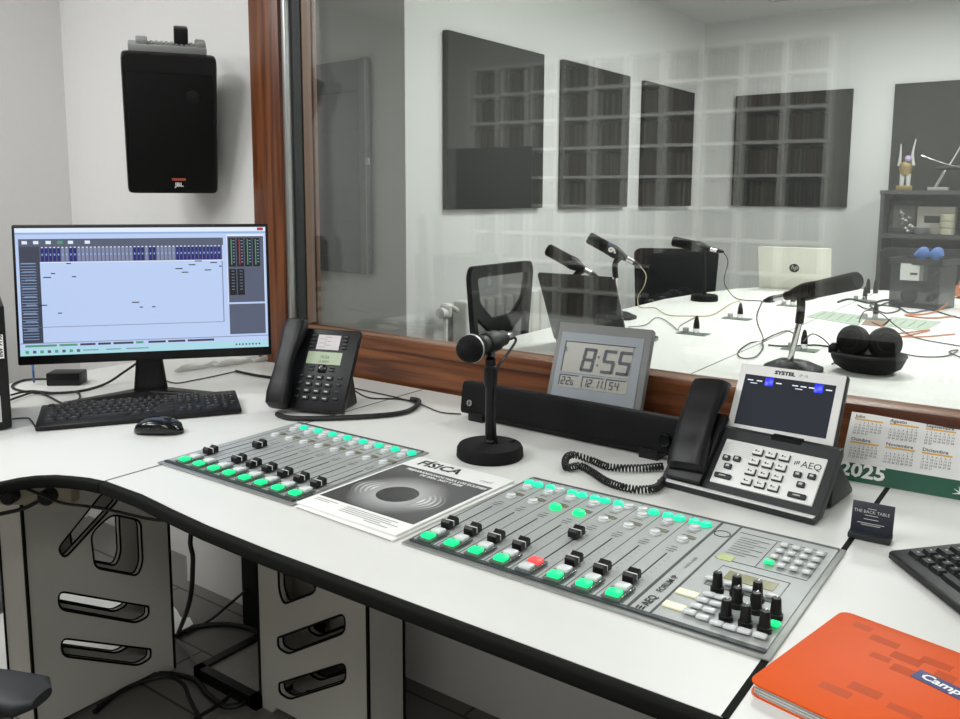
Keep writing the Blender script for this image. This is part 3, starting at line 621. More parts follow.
# ------------------------------------------------------------------ SYSTEL PHONE
pw = math.radians(-6); M0 = T(-.437, 1.322, DESK, yaw=pw)
t = thing('console_telephone', 'silver-and-black studio telephone with tilted touchscreen, right of the soundbar', 'telephone', M=M0)
FM = T(0, 0.004, .012, tilt=math.radians(45))
UPX = Matrix(((0, 0, 1, 0), (1, 0, 0, 0), (0, 1, 0, 0), (0, 0, 0, 1)))
b = MB().prism([(-.012, .003), (.022, .003), (.102, .083), (.102, .097), (.089, .0965), (.003, .0105), (-.012, .0105)], -.138, .134, DGR, UPX, bev=.002); part(b, 'phone_body', t)
b = MB().box(-.132, .130, -.0105, .0015, .0104, .0122, WHT, bev=.0006); part(b, 'front_trim', t)['label'] = 'white strip along the front'
b = MB(); b.box(-.052, .120, -.003, .002, .012, .098, WHT, FM, bev=.002)
for k in range(8): b.tube([tuple(FM @ Vector((-.05, -.0032, .088 - k * .002))), tuple(FM @ Vector((-.025, -.0032, .096 - k * .0035))), tuple(FM @ Vector((.01, -.0032, .088 - k * .003)))], .0003, LGR, n=4)
b.text('AEQ', .0165, TXT, FM @ Matrix.Translation((.083, -.0034, .074)) @ STAND, bold=0.0)
for k in range(3): b.box(.072 + k * .003, .0735 + k * .003, -.0036, -.003, .076 + k * .001, .082 + k * .001, TXT, FM)
part(b, 'keypad_plate', t)
kk = master(MB().box(-.0088, .0088, -.004, 0, -.0068, .0066, DGR, bev=.0015).box(-.0080, .0080, -.006, -.003, -.0052, .0062, WHT, bev=.0015).rect(-.004, -.0015, -.001, .0025, -.0062, TXT).rect(-.0005, .0035, -.001, .0005, -.0062, TXT), 'phone_key')
kd = master(MB().box(-.0065, .0065, -.005, 0, -.0045, .0055, DGR, bev=.0018).rect(-.003, .003, -.001, .003, -.0052, LGR), 'phone_key')
kw = master(MB().box(-.0145, .0145, -.005, 0, -.0045, .0045, DGR, bev=.0018).rect(-.006, .006, -.001, .001, -.0052, LGR), 'phone_key')
for r in range(4):
    for c_ in range(3): copy_part(kk, t, FM @ Matrix.Translation((.010 + c_ * .0225, -.003, .083 - r * .019)))
for x, z in ((-.038, .060), (-.020, .062), (-.030, .045), (.084, .058), (.106, .060), (.094, .042)): copy_part(kd, t, FM @ Matrix.Translation((x, -.003, z)))
copy_part(kw, t, FM @ Matrix.Translation((-.032, -.003, .026))); copy_part(kw, t, FM @ Matrix.Translation((.094, -.003, .022)))
Mi = M0.inverted(); SM = Mi @ T(-.405, 1.43, .828, yaw=math.radians(-1.2), tilt=math.radians(31.2))
part(MB().box(-.091, .093, .001, .016, -.001, .130, DGR, SM, bev=.004), 'screen_housing', t)
part(MB().box(-.090, .090, -.002, .002, 0, .128, WHT, SM, bev=.002), 'screen_bezel', t)
b = MB().box(-.078, .077, -.0028, -.0019, .014, .108, mat('touchscreen_dark', '#14161d', .45, emis='#1c2230', es=.5, spec=.15), SM)
sb = mat('screen_blue_button', '#1020d0', .3, emis='#1626ff', es=1.2)
b.box(-.041, -.027, -.0034, -.0028, .091, .106, sb, SM, bev=.0003); b.box(.043, .057, -.0034, -.0028, .091, .106, sb, SM, bev=.0003)
wl = mat('screen_white_print', '#c9cfd8', .3, emis='#c9cfd8', es=.5)
for x in (-.072, -.056, -.022, .006, .02, .034, .062): b.rect(x, x + .010, .097, .099, -.0031, wl, SM)
for x in (-.066, .012): b.rect(x, x + .012, .092, .0935, -.0031, wl, SM)
part(b, 'touchscreen', t)
part(MB().text('SYSTEL', .009, TXT, SM @ Matrix.Translation((-.028, -.0025, .115)) @ STAND, bold=.06, sx=1.25).text('IP 16', .0075, GRY, SM @ Matrix.Translation((.014, -.0025, .115)) @ STAND), 'lettering', t)
b = MB().box(-.045, .045, .0, .015, -.012, .01, BLK, SM); b.box(.02, .07, .085, .10, .06, .10, BLK); part(b, 'screen_hinge', t)
b = MB().prism([(.075, .003), (.175, .003), (.175, .010), (.10, .075), (.085, .075)], .085, .128, DGR, UPX, bev=.002); b.prism([(.075, .003), (.175, .003), (.175, .010), (.10, .075), (.085, .075)], -.128, -.085, DGR, UPX, bev=.002); part(b, 'stand_foot', t)
part(MB().box(-.128, -.062, -.012, .004, .0, .14, BLK, FM, bev=.004), 'handset_cradle', t)
lo = Mi @ aty(688, 474, 1.345); hi = Mi @ aty(716, 386, 1.47)
handset('handset', t, lo, hi, Vector((-.05, -.7, .7)), w=.033, wk=.75)
# coiled cord
P_ = [atz(u, v, .7485) for u, v in ((664, 480), (655, 488), (632, 489), (608, 482), (592, 472), (580, 466), (567, 468), (566, 462), (575, 459), (592, 461), (610, 467), (640, 468), (664, 466))]
Q = []
for i in range(len(P_) - 1):
    p0 = P_[max(i - 1, 0)]; p1 = P_[i]; p2 = P_[i + 1]; p3 = P_[min(i + 2, len(P_) - 1)]
    for k in range(60):
        t_ = k / 60; Q.append(.5 * ((2 * p1) + (p2 - p0) * t_ + (2 * p0 - 5 * p1 + 4 * p2 - p3) * t_ * t_ + (3 * p1 - p0 - 3 * p2 + p3) * t_ ** 3))
H_ = []; acc = 0; rad = .0058
for i in range(len(Q) - 1):
    tg = Q[i + 1] - Q[i]; acc += tg.length; tg.normalize(); n1 = Vector((0, 0, 1)); n2 = tg.cross(n1)
    a = acc / .0042 * 2 * PI; H_.append(Q[i] + (n1 * math.cos(a) + n2 * math.sin(a)) * rad)
# resample helix finely
steps = []
tot = acc; n_turn = int(tot / .0062); lens = [0]
for i in range(len(Q) - 1): lens.append(lens[-1] + (Q[i + 1] - Q[i]).length)
j = 0
for k in range(n_turn * 9):
    d = tot * k / (n_turn * 9)
    while j < len(Q) - 2 and lens[j + 1] < d: j += 1
    f_ = (d - lens[j]) / max(1e-9, lens[j + 1] - lens[j]); p = Q[j].lerp(Q[j + 1], f_); tg = (Q[j + 1] - Q[j]).normalized(); n2 = tg.cross(Vector((0, 0, 1)))
    a = 2 * PI * k / 9; lift = .009 * math.exp(-((d - tot * .62) / .03) ** 2); steps.append(tuple(p + Vector((0, 0, lift)) + Vector((0, 0, math.cos(a) * rad)) + n2 * (math.sin(a) * rad)))
tag(MB().tube(steps, .0017, RUB, n=5, smooth=False).obj('coiled_cord'), 'black coiled handset cord in front of the right end of the soundbar', 'cable')
# ------------------------------------------------------------------ CALENDAR
M0 = T(-.328, 1.5505, DESK + .0008, yaw=math.radians(0), tilt=math.radians(40))
M0 = T(-.330, 1.5475, DESK + .0008, yaw=math.radians(2), tilt=math.radians(45))
t = thing('desk_calendar', 'green and white 2025 tent calendar leaning on the sill at the right', 'calendar', M=M0)
KW, KH = .36, .142
part(MB().box(0, KW, 0, .0015, 0, KH, PAPER), 'calendar_sheet', t)
b = MB().rect(0, KW, 0, .036, -.0003, GREEN); gbd = part(b, 'green_band', t)
b = MB().text('2025', .038, WTX, Matrix.Translation((-.001, -.0006, .010)) @ STAND, bold=.03); b.text('FUNDACIÓN', .0085, WTX, Matrix.Translation((.203, -.0006, .017)) @ STAND); b.text('CIUDAD', .0085, WTX, Matrix.Translation((.203, -.0006, .008)) @ STAND)
for k in range(5):
    a = math.radians(30 + k * 40); b.tube([(.190, -.0006, .012), (.190 + .012 * math.cos(a), -.0006, .012 + .014 * math.sin(a))], [.0018, .0004], WTX, n=4, smooth=False)
part(b, 'band_lettering', gbd)
b = MB(); names = ['Julio', 'Agosto', 'Septiembre', 'Octubre', 'Noviembre', 'Diciembre']; start = [1, 4, 0, 2, 5, 0]; nd = [31, 31, 30, 31, 30, 31]
for i in range(6):
    x = .008 + (i % 3) * .058; z = .131 - (i // 3) * .049
    b.text(names[i], .0095, TXT, Matrix.Translation((x, -.0006, z)) @ STAND, bold=.01); b.rect(x, x + .047, z - .0052, z - .002, -.0005, YEL)
    for d in range(nd[i]):
        c_ = (start[i] + d) % 7; r = (start[i] + d) // 7
        b.text(str(d + 1), .0052, TXT, Matrix.Translation((x + .003 + c_ * .0068, -.0006, z - .0115 - r * .0058)) @ STAND, align='CENTER')
part(b, 'month_tables', t)
b = MB(); b.text('NUNCA', .022, YEL, Matrix.Translation((.198, -.0006, .062)) @ STAND, bold=.05); b.text('Bajes la guardia', .011, TXT, Matrix.Translation((.187, -.0006, .048)) @ STAND, bold=.04)
b.prism([(.192, .127), (.206, .127), (.205, .117), (.199, .113), (.193, .117)], 0, .0005, mat('crest_green', '#5f6f66', .5), STAND @ Matrix.Translation((0, 0, .0003)))
for k in range(3): b.rect(.190, .25, .0385 - k * .004, .0395 - k * .004, -.0006, GRY)
for x, z, r in ((.212, .107, .008), (.230, .105, .008)):
    b.lathe([(r, 0), (r, .0004)], YEL, Matrix.Translation((x, -.0004, z)) @ Matrix.Rotation(PI / 2, 4, 'X'), n=16)
part(b, 'slogan_print', t)
# ------------------------------------------------------------------ CARD HOLDER
cyaw = math.radians(-3); p = atz(868, 541, DESK)
p0 = atz(847, 538, DESK); p1 = atz(890, 547, DESK); cyaw = math.atan2((p1 - p0).y, (p1 - p0).x)
t = thing('card_holder', 'small navy card in a black holder straddling the right desk seam', 'card holder', ((p0.x + p1.x) / 2, (p0.y + p1.y) / 2, DESK), cyaw)
cwid = (p1 - p0).length
part(MB().box(-cwid / 2, cwid / 2, 0, .03, 0.001, .010, DGR, bev=.002), 'holder_base', t)
FM = T(0, .008, .009, tilt=math.radians(18))
part(MB().box(-cwid / 2 + .002, cwid / 2 + .001, 0, .003, 0, .046, NAVY, FM, bev=.0006), 'card', t)
b = MB().text('THE BACK TABLE', .0062, LGR, FM @ Matrix.Translation((0, -.0004, .030)) @ STAND, align='CENTER')
for z, w_ in ((.036, .012), (.0265, .018), (.021, .020), (.015, .036), (.0125, .026)): b.rect(-w_ / 2, w_ / 2, z, z + .0009, -.0004, LGR, FM)
part(b, 'card_lettering', t)
# ------------------------------------------------------------------ NOTEBOOK (orange)
NA = Vector((-.242, .806, 0)); dirL = Vector((-.199, 1.016, 0)) - NA; ang = math.atan2(dirL.y, dirL.x) - PI / 2
t = thing('orange_notebook', 'orange softcover notebook with a blue label at the lower right', 'notebook', (NA.x, NA.y, DESK), ang)
b = MB().prism(rslot([(0, 0), (.23, 0), (.23, .212), (0, .212)], .012), .0015, .012, mat('page_block', '#cfcfca', .7)); 
for k in range(3): b.box(.003, .229, -.0006, .0, .003 + k * .003, .0038 + k * .003, GRY)
part(b, 'page_block', t)
b = MB().prism(rslot([(-.003, -.002), (.232, -.002), (.232, .214), (-.003, .214)], .014), .012, .0145, ORG, bev=.0008); part(b, 'front_cover', t)
part(MB().prism(rslot([(-.003, -.002), (.232, -.002), (.232, .214), (-.003, .214)], .014), .0001, .0014, ORG), 'back_cover', t)
b = MB()
for x, y, w_, h in ((.02, .185, .02, .012), (.045, .17, .03, .014), (.075, .15, .03, .016), (.06, .135, .02, .012), (.10, .165, .03, .014), (.085, .125, .035, .016), (.12, .14, .02, .02), (.07, .06, .03, .016), (.05, .04, .03, .014), (.11, .055, .03, .012)): b.flat(x, x + w_, y, y + h, .01455, ORGD)
part(b, 'cover_pattern', t)
cc = Matrix.Translation((0, 0, .0146)); q = T(NA.x, NA.y, DESK, yaw=ang).inverted() @ atz(910, 676, DESK + .0145); q1 = T(NA.x, NA.y, DESK, yaw=ang).inverted() @ atz(916, 666, DESK + .0145)
LM = Matrix.Translation((q.x, q.y, .0147)) @ Matrix.Rotation(math.radians(-9), 4, 'Z')
part(MB().box(0, .10, 0, .0205, 0, .0003, BLUE, LM), 'blue_label', t)
part(MB().text('Campus', .0165, WTX, LM @ Matrix.Translation((.006, .0060, .0005)), bold=.03, shear=.1), 'label_lettering', t)
# ------------------------------------------------------------------ MAGAZINES
def ecl_mat():
    m = bpy.data.materials.new('eclipse_print'); m.use_nodes = True; nt = m.node_tree; bs = nt.nodes['Principled BSDF']
    N = nt.nodes.new; L_ = nt.links.new
    tc = N('ShaderNodeTexCoord'); sp = N('ShaderNodeSeparateXYZ'); L_(tc.outputs['Object'], sp.inputs[0])
    def math_(op, a, b_=None, clamp=False):
        n = N('ShaderNodeMath'); n.operation = op; n.use_clamp = clamp
        for i, v in enumerate((a, b_)):
            if v is None: continue
            if isinstance(v, (int, float)): n.inputs[i].default_value = v
            else: L_(v, n.inputs[i])
        return n.outputs[0]
    X = math_('SUBTRACT', sp.outputs[0], .105); Y = math_('SUBTRACT', sp.outputs[1], .125)
    r = math_('SQRT', math_('ADD', math_('MULTIPLY', X, X), math_('MULTIPLY', Y, Y)))
    # corona
    cor = math_('MAXIMUM', math_('SUBTRACT', .42, math_('MULTIPLY', math_('SUBTRACT', r, .036), 7.0)), .06)
    e = math_('SQRT', math_('ADD', math_('MULTIPLY', X, X), math_('MULTIPLY', math_('MULTIPLY', Y, Y), 2.2)))
    ring = math_('MULTIPLY', math_('POWER', math_('ABSOLUTE', math_('SINE', math_('MULTIPLY', e, 330.0))), 4.0), math_('MULTIPLY', math_('GREATER_THAN', math_('ABSOLUTE', X), .050), math_('LESS_THAN', e, .090)))
    ring = math_('MULTIPLY', ring, math_('MAXIMUM', math_('SUBTRACT', 1.0, math_('MULTIPLY', math_('ABSOLUTE', Y), 26.0)), 0.0))
    v = math_('ADD', cor, math_('MULTIPLY', ring, .55))
    disc = math_('GREATER_THAN', r, .036); v = math_('ADD', math_('MULTIPLY', v, disc), math_('MULTIPLY', math_('SUBTRACT', 1.0, disc), .035), True)
    cb = N('ShaderNodeCombineColor')
    for i in range(3): L_(v, cb.inputs[i])
    L_(cb.outputs[0], bs.inputs['Base Color']); bs.inputs['Roughness'].default_value = .35; return m
t = thing('physics_magazine', 'white FÍSICA magazine with a solar eclipse cover lying between the two consoles', 'magazine', (-1.001, .886, DESK + .0045), math.radians(-1.5))
part(MB().box(0, .218, 0, .300, 0, .0035, PAPER, bev=.0006), 'page_block', t)
part(MB().flat(.006, .212, .044, .245, .0037, ecl_mat()), 'cover_picture', t)
b = MB().text('FÍSICA', .036, TXT, Matrix.Translation((.024, .262, .0038)), bold=.03, sx=.95); b.text('PREPARÁNDONOS PARA LOS ECLIPSES', .0102, WTX, Matrix.Translation((.118, .229, .0040)), bold=.03, align='CENTER'); b.text('DE 2026, 2027 Y 2028', .0102, WTX, Matrix.Translation((.118, .217, .0040)), bold=.03, align='CENTER')
b.text('rsef', .016, GRY, Matrix.Translation((.172, .258, .0038)))
for k, (x, y, w_) in enumerate(((.01, .034, .05), (.01, .028, .035), (.08, .034, .11), (.08, .028, .10), (.08, .022, .12), (.08, .016, .09), (.14, .010, .05))): b.flat(x, x + w_, y, y + .002, .0038, GRY)
part(b, 'cover_lettering', t)
t2 = thing('magazine', 'white magazine lying underneath the physics magazine, edges showing', 'magazine', (-.996, .880, DESK + .0006), math.radians(-2.5))
part(MB().box(0, .215, 0, .300, 0, .0035, PAPER, bev=.0006), 'page_block', t2)
part(MB().box(.003, .212, -.0004, 0, .0012, .002, GRY), 'page_edge', t2)
# ------------------------------------------------------------------ LEFT CLUTTER
# PC tower
t = thing('computer_tower', 'small black computer case with white label at the left photo edge', 'computer', (-1.820, .832, DESK), math.radians(67))
part(MB().box(-.20, 0, 0, .21, .004, .265, BLK, bev=.004), 'case', t)
b = MB().box(-.045, -.006, -.003, -.0005, .155, .205, WTX); b.text('INV 9190', .012, TXT, Matrix.Translation((-.008, -.0035, .158)) @ STAND @ Matrix.Rotation(PI / 2, 4, 'Z'), bold=.02); part(b, 'label_sticker', t)
b = MB().prism([(-.05, .02), (-.018, .02), (-.018, .075), (-.03, .095), (-.05, .095)], 0, .003, LGR, STAND); part(b, 'front_badge', t); 
b = MB().prism([(-.05, .215), (-.012, .215), (-.022, .228), (-.05, .24)], 0, .003, mat('pale_blue_sticker', '#93b3c4', .5), STAND); part(b, 'pale_blue_sticker', t)
b = MB()
for x in (-.18, -.03):
    for y in (.02, .18): b.lathe([(.01, 0), (.01, .0045)], BLK, Matrix.Translation((x, y, 0)), n=10)
part(b, 'case_foot', t)
# low side cabinet beyond the wing with papers and a device
t = thing('side_cabinet', 'low grey cabinet beyond the left end of the desk, half hidden by the computer case', 'cabinet', (-2.95, .80, 0))
part(MB().box(0, .42, 0, .34, .60, .66, LGR, bev=.003), 'cabinet_top', t)
for x in (.01, .38): part(MB().box(x, x + .03, .01, .33, 0, .599, GRY), 'side_panel', t)
t = thing('paper_stack', 'stack of papers and folders on the low cabinet at the left edge', 'papers', (-2.80, .92, .661))
for k in range(9):
    part(MB().box(-.13 + random.uniform(-.008, .008), .10 + random.uniform(-.01, .01), -.10, .16 + random.uniform(-.012, .012), .001 + k * .022, .020 + k * .022, [PAPER, LGR, PAPER, DGR][k % 4]), 'folder', t)
t = thing('audio_device', 'black flat audio device on the paper stack at the left edge', 'electronic device', (-2.93, .80, .860))
part(MB().box(0, .24, 0, .30, 0, .11, BLKM, bev=.004), 'lower_case', t); part(MB().box(.0, .235, 0, .30, .112, .178, BLK, bev=.006), 'upper_case', t); part(MB().box(.01, .225, .01, .28, .179, .195, DGR, bev=.003), 'lid', t)
p = atz(68, 386, DESK); 
t = thing('power_adapter', 'black rectangular power adapter on the desk behind the monitor foot', 'adapter', (p.x, p.y, DESK), math.radians(40))
part(MB().box(-.055, .03, -.0, .055, 0, .034, BLK, bev=.004), 'adapter_housing', t)
cable('power_cable', 'black cable looping from the monitor past the adapter', [tuple(atz(137, 363, .80)), tuple(atz(124, 372, .77)), tuple(atz(105, 384, .745)), tuple(atz(80, 391, .7435)), tuple(atz(50, 393, .7435)), tuple(atz(22, 391, .7435)), tuple(atz(12, 386, .7435)), tuple(atz(25, 380, .744)), tuple(atz(52, 379, .75))], .0032, RUB)
cable('power_cable', 'black cable with a loop left of the monitor foot', onD([(11, 395), (30, 391), (55, 393), (75, 392), (80, 396), (76, 402), (64, 404), (48, 396), (35, 392), (10, 400)], .7465), .0026, RUB)
cable('keyboard_cable', 'thin black cable from the keyboard round to the computer case', onD([(36, 428), (31, 420), (27, 418), (12, 419)], .7425), .0017, RUB)
cable('data_cable', 'thin black cable running right from the monitor foot', onD([(160, 378), (175, 383), (195, 380), (215, 376), (237, 371)], .7425), .0017, RUB)
cable('flat_cable', 'thick black cable entering behind the left telephone', onD([(236, 371), (255, 375), (276, 378), (292, 380)], .7445), .0038, RUB)
cable('blue_cable', 'blue cable hanging at the wall behind the monitor', [tuple(atz(34, 382, .745)), tuple(atx(33, 368, -2.2)), tuple(atx(32, 350, -2.3)), tuple(atx(28, 320, -2.3)), tuple(atx(24, 300, -2.3))], .0028, BCB)
b = MB(); secs = []
for k in range(13):
    s_ = k / 12; q = atz(180, 372, DESK).lerp(atz(275, 360, DESK), s_); secs.append((q + Vector((0, 0, .006 + .006 * math.sin(k * 1.9) ** 2)), Vector((.0, .02 + .014 * math.sin(k * 1.3), 0)), Vector((0, 0, .005 + .005 * math.sin(k * 1.9) ** 2))))
b.sweep(secs, PAPER, n=16, p=2.2); tag(b.obj('plastic_bag'), 'crumpled white plastic bag on the desk behind the monitor', 'bag')
# ------------------------------------------------------------------ UNDER DESK
t = thing('power_strip', 'beige power strip mounted beneath the curved desk edge', 'power strip', (-1.66, .80, .625), math.radians(35))
BEI = mat('beige_plastic', '#a8a08a', .5)
part(MB().box(-.075, .075, -.02, .02, 0, .045, BEI, bev=.006), 'strip_body', t)
for x in (-.04, .035): part(MB().lathe([(.016, -.0), (.016, .02), (.012, .024)], BLK, Matrix.Translation((x, -.02, .024)) @ Matrix.Rotation(PI / 2, 4, 'X'), n=16), 'plug', t)
part(MB().box(-.02, .02, -.005, .005, .044, .079, DGR), 'mounting_bracket', t)
def floorc(name, label, L, r=.006, m=RUB): return cable(name, label, [tuple(atz(*q)) if isinstance(q[0], int) else tuple(q) for q in L], r, m)
def F(L, z=.008): return [(u, v, z) for u, v in L]
floorc('floor_cable', 'thick black cable arching across the floor between the desk legs', F([(176, 636), (195, 627), (222, 624), (245, 627), (262, 634), (275, 640)]), .007)
floorc('floor_cable', 'black cable snaking at the lower edge of the floor', F([(95, 712), (120, 690), (145, 676), (170, 674), (195, 680), (208, 695), (225, 706), (243, 703), (252, 690), (255, 675)]), .007)
floorc('floor_cable', 'black cable curling towards the tray on the floor', F([(98, 706), (130, 686), (165, 676), (183, 684), (190, 700), (200, 719)], .02), .005)
floorc('floor_cable', 'thin pale cable curving before the black tray', F([(178, 640), (190, 655), (205, 672), (222, 680), (240, 677), (252, 674)]), .003, GCB)
floorc('floor_cable', 'black cable running diagonally over the floor tiles', F([(195, 719), (225, 700), (245, 680), (258, 668)], .012), .005)
floorc('hanging_cable', 'black cable hanging straight down beside the left desk leg', [(-1.70, 1.30, .70)] + [tuple(atx(u, v, -1.74)) for u, v in ((193, 525), (193, 560), (190, 600))] + [tuple(atz(178, 634, .01))], .006)
floorc('hanging_cable', 'black cable sagging beneath the curved edge of the left wing', [tuple(atz(0, 514, .62)), tuple(atz(25, 508, .63)), tuple(atz(45, 497, .65)), tuple(atz(52, 491, .66))], .004)
floorc('hanging_cable', 'long black cable swinging under the desk from the power strip', [tuple(atz(22, 487, .69)), tuple(atz(42, 495, .66)), tuple(atz(62, 503, .64)), tuple(atz(85, 506, .64)), tuple(atz(110, 510, .64)), tuple(atz(150, 519, .64)), tuple(atz(180, 521, .65))], .003)
floorc('floor_cable', 'thin black cable rising from the floor towards the black box', F([(186, 633), (210, 620)]) + [(232, 602, .06), (246, 590, .12)], .004)
# white sheet on floor behind the left leg
b = MB(); n_ = 14
bm_ = bmesh.new(); vs_ = [[bm_.verts.new((-2.50 + .50 * i / n_ + random.uniform(-.006, .006), .80 + .64 * j / n_ - .06 * (i / n_) + random.uniform(-.008, .008), .004 + random.uniform(0, .012))) for j in range(n_ + 1)] for i in range(n_ + 1)]
for i in range(n_):
    for j in range(n_): bm_.faces.new((vs_[i][j], vs_[i + 1][j], vs_[i + 1][j + 1], vs_[i][j + 1]))
b._add(bm_, mat('white_sheet', '#eeeeea', .6), I4, True)
tag(b.obj('plastic_sheet'), 'crumpled white sheet on the floor seen through the slots of the left desk leg', 'sheet')
# tray on floor
pa, pb = atz(205, 672, 0), atz(262, 640, 0); yaw_ = math.atan2((pb - pa).y, (pb - pa).x)
t = thing('cable_tray', 'black framed metal tray tilted on the floor among the cables', 'tray', (pa.x + .01, pa.y - .02, 0.0), 0)
b = MB()
for a_, c_ in (((0, .0), (.0, .22)), ((0, .0), (.22, .0)), ((.22, 0), (.22, .22)), ((0, .22), (.22, .22))):
    x0_, y0_, x1_, y1_ = min(a_[0], c_[0]) - .012, min(a_[1], c_[1]) - .012, max(a_[0], c_[0]) + .012, max(a_[1], c_[1]) + .012
    b.box(x0_, x1_, y0_, y1_, .0, .03, BLK)
part(b, 'tray_frame', t); part(MB().box(0, .22, 0, .22, .004, .022, mat('grey_metal', '#a5a29a', .45, .2, noise=.15)), 'tray_plate', t)
p = atz(241, 622, 0); tag(MB().box(p.x + .02, p.x + .30, p.y - .01, p.y + .05, .0, .48, BLKM, bev=.005).obj('black_box'), 'tall flat black box standing on the floor behind the right desk leg', 'box')
# ------------------------------------------------------------------ OFFICE CHAIR near left
ar = atz(42, 696, .61)
t = thing('office_chair', 'black office chair whose padded armrest enters the bottom left corner', 'chair', (ar.x - .462 * math.cos(.42) + .095 * math.sin(.42), ar.y - .462 * math.sin(.42) - .095 * math.cos(.42), 0), .42)
def ch(p): return p
part(MB().sweep([((.16, .085, .607), (0, .030, 0), (0, 0, .010)), ((.20, .088, .607), (0, .036, 0), (0, 0, .0165)), ((.40, .095, .607), (0, .036, 0), (0, 0, .0165)), ((.445, .095, .607), (0, .036, 0), (0, 0, .013)), ((.462, .095, .607), (0, .018, 0), (0, 0, .007))], DGR, n=20, p=3), 'armrest', t)
part(MB().sweep([((.16, -.445, .607), (0, .030, 0), (0, 0, .010)), ((.20, -.445, .607), (0, .036, 0), (0, 0, .0165)), ((.40, -.445, .607), (0, .036, 0), (0, 0, .0165)), ((.445, -.445, .607), (0, .036, 0), (0, 0, .013)), ((.462, -.445, .607), (0, .018, 0), (0, 0, .007))], DGR, n=20, p=3), 'armrest', t)
part(MB().box(.24, .28, .075, .115, .38, .60, BLK, bev=.008).box(.0, .28, -.03, .115, .36, .40, BLK, bev=.008), 'arm_post', t)
part(MB().box(.24, .28, -.465, -.425, .38, .60, BLK, bev=.008).box(.0, .28, -.465, -.32, .36, .40, BLK, bev=.008), 'arm_post', t)
part(MB().box(-.02, .44, -.40, .04, .40, .48, FABR, bev=.03, seg=3), 'seat', t)
part(MB().box(-.08, -.02, -.40, .04, .50, 1.0, FABR, bev=.025, seg=3), 'backrest', t)
part(MB().box(-.06, .05, -.21, -.15, .34, .60, BLK, bev=.008).lathe([(.03, .08), (.03, .36)], BLK, Matrix.Translation((.2, -.18, 0))), 'column', t)
for k in range(5):
    a = 2 * PI * k / 5 + .3; part(MB().tube([(.2, -.18, .10), (.2 + .28 * math.cos(a), -.18 + .28 * math.sin(a), .07)], [.03, .018], BLK, smooth=False).lathe([(.02, 0), (.026, .012), (.026, .04), (.018, .05)], BLKM, Matrix.Translation((.2 + .28 * math.cos(a), -.18 + .28 * math.sin(a), 0)), n=14), 'leg', t)
# ================================================================== STUDIO
tp = [(-1.62, 1.78), (1.5, 1.78), (1.5, 3.9), (1.3, 4.5), (.9, 4.85), (.2, 4.97), (-.5, 4.95), (-.93, 4.88), (-1.2, 4.82), (-1.40, 4.70), (-1.52, 4.50), (-1.60, 4.15), (-1.645, 3.8)]
t = thing('studio_table', 'large white round-ended table behind the glass covered with microphones and cables', 'table')
part(MB().prism(tp, .71, .739, mat('studio_table_laminate', '#f2f2ed', .4, noise=.02)), 'tabletop', t)
for x0_, x1_, y0_, y1_ in ((-.884, -.880, 1.78, 4.88), (.62, .624, 1.78, 4.9), (-1.63, 1.5, 3.60, 3.604)):
    part(MB().box(x0_, x1_, y0_, y1_, .72, .7394, mat('table_seam', '#4c4c4a', .6)), 'table_seam', t) if x0_ != -1.63 else None
for x, y in ((-1.35, 2.0), (-1.3, 4.2), (1.2, 2.0), (1.0, 4.2), (-.1, 3.1)): part(MB().box(x - .05, x + .05, y - .2, y + .2, 0, .709, LEGM, bev=.004), 'leg', t)
TB = .739
# acoustic boards
def board(label, M, w_, h): tag(MB().box(0, w_, 0, .03, 0, h, FOAM, M, bev=.003).obj('acoustic_board'), label, 'acoustic board', 'dark square acoustic boards')
ZL = Matrix.Rotation(PI / 2, 4, 'Z')
for ya_, yb_, z0_, z1_, lb in ((2.975, 3.776, 1.169, 1.944, 'dark acoustic board on the left studio wall, nearest the window'), (3.977, 4.768, 1.165, 1.947, 'dark acoustic board in the middle of the left studio wall'), (4.98, 5.786, 1.161, 1.946, 'dark acoustic board on the left studio wall beside the corner')):
    board(lb, Matrix.Translation((-2.3225, ya_, z0_)) @ ZL, yb_ - ya_, z1_ - z0_)
board('dark acoustic board alone on the back studio wall right of the corner', Matrix.Translation((-2.097, 5.9695, 1.165)), .772, .765)
board('dark acoustic board on the back wall behind the trophy shelf', Matrix.Translation((-1.076, 5.9695, 1.165)), .78, .775)
# grey wall panel
t = thing('wall_panel', 'grey ribbed cupboard door on the wall seen through the left end of the window', 'panel', (-2.895, 2.695, .89), math.radians(-3))
part(MB().box(0, .365, 0, .028, 0, .915, DOORG, bev=.002), 'door_leaf', t)
b = MB()
for z in (.08, .22, .36, .62, .78): b.box(0.004, .33, -.003, .001, z, z + .003, mat('panel_groove', '#5a5d60', .6))
b.box(.33, .365, -.006, .001, 0, .915, mat('panel_edge', '#7b7e7c', .5)); part(b, 'door_ribs', t); part(MB().box(.368, .39, -.012, .0, .47, .50, ALU, bev=.003), 'door_catch', t)
tag(MB().box(-2.93, -2.90, 2.66, 2.72, .5, 2.40, DOORG).obj('cable_duct'), 'narrow dark grey upright duct left of the grey cupboard door', 'duct')
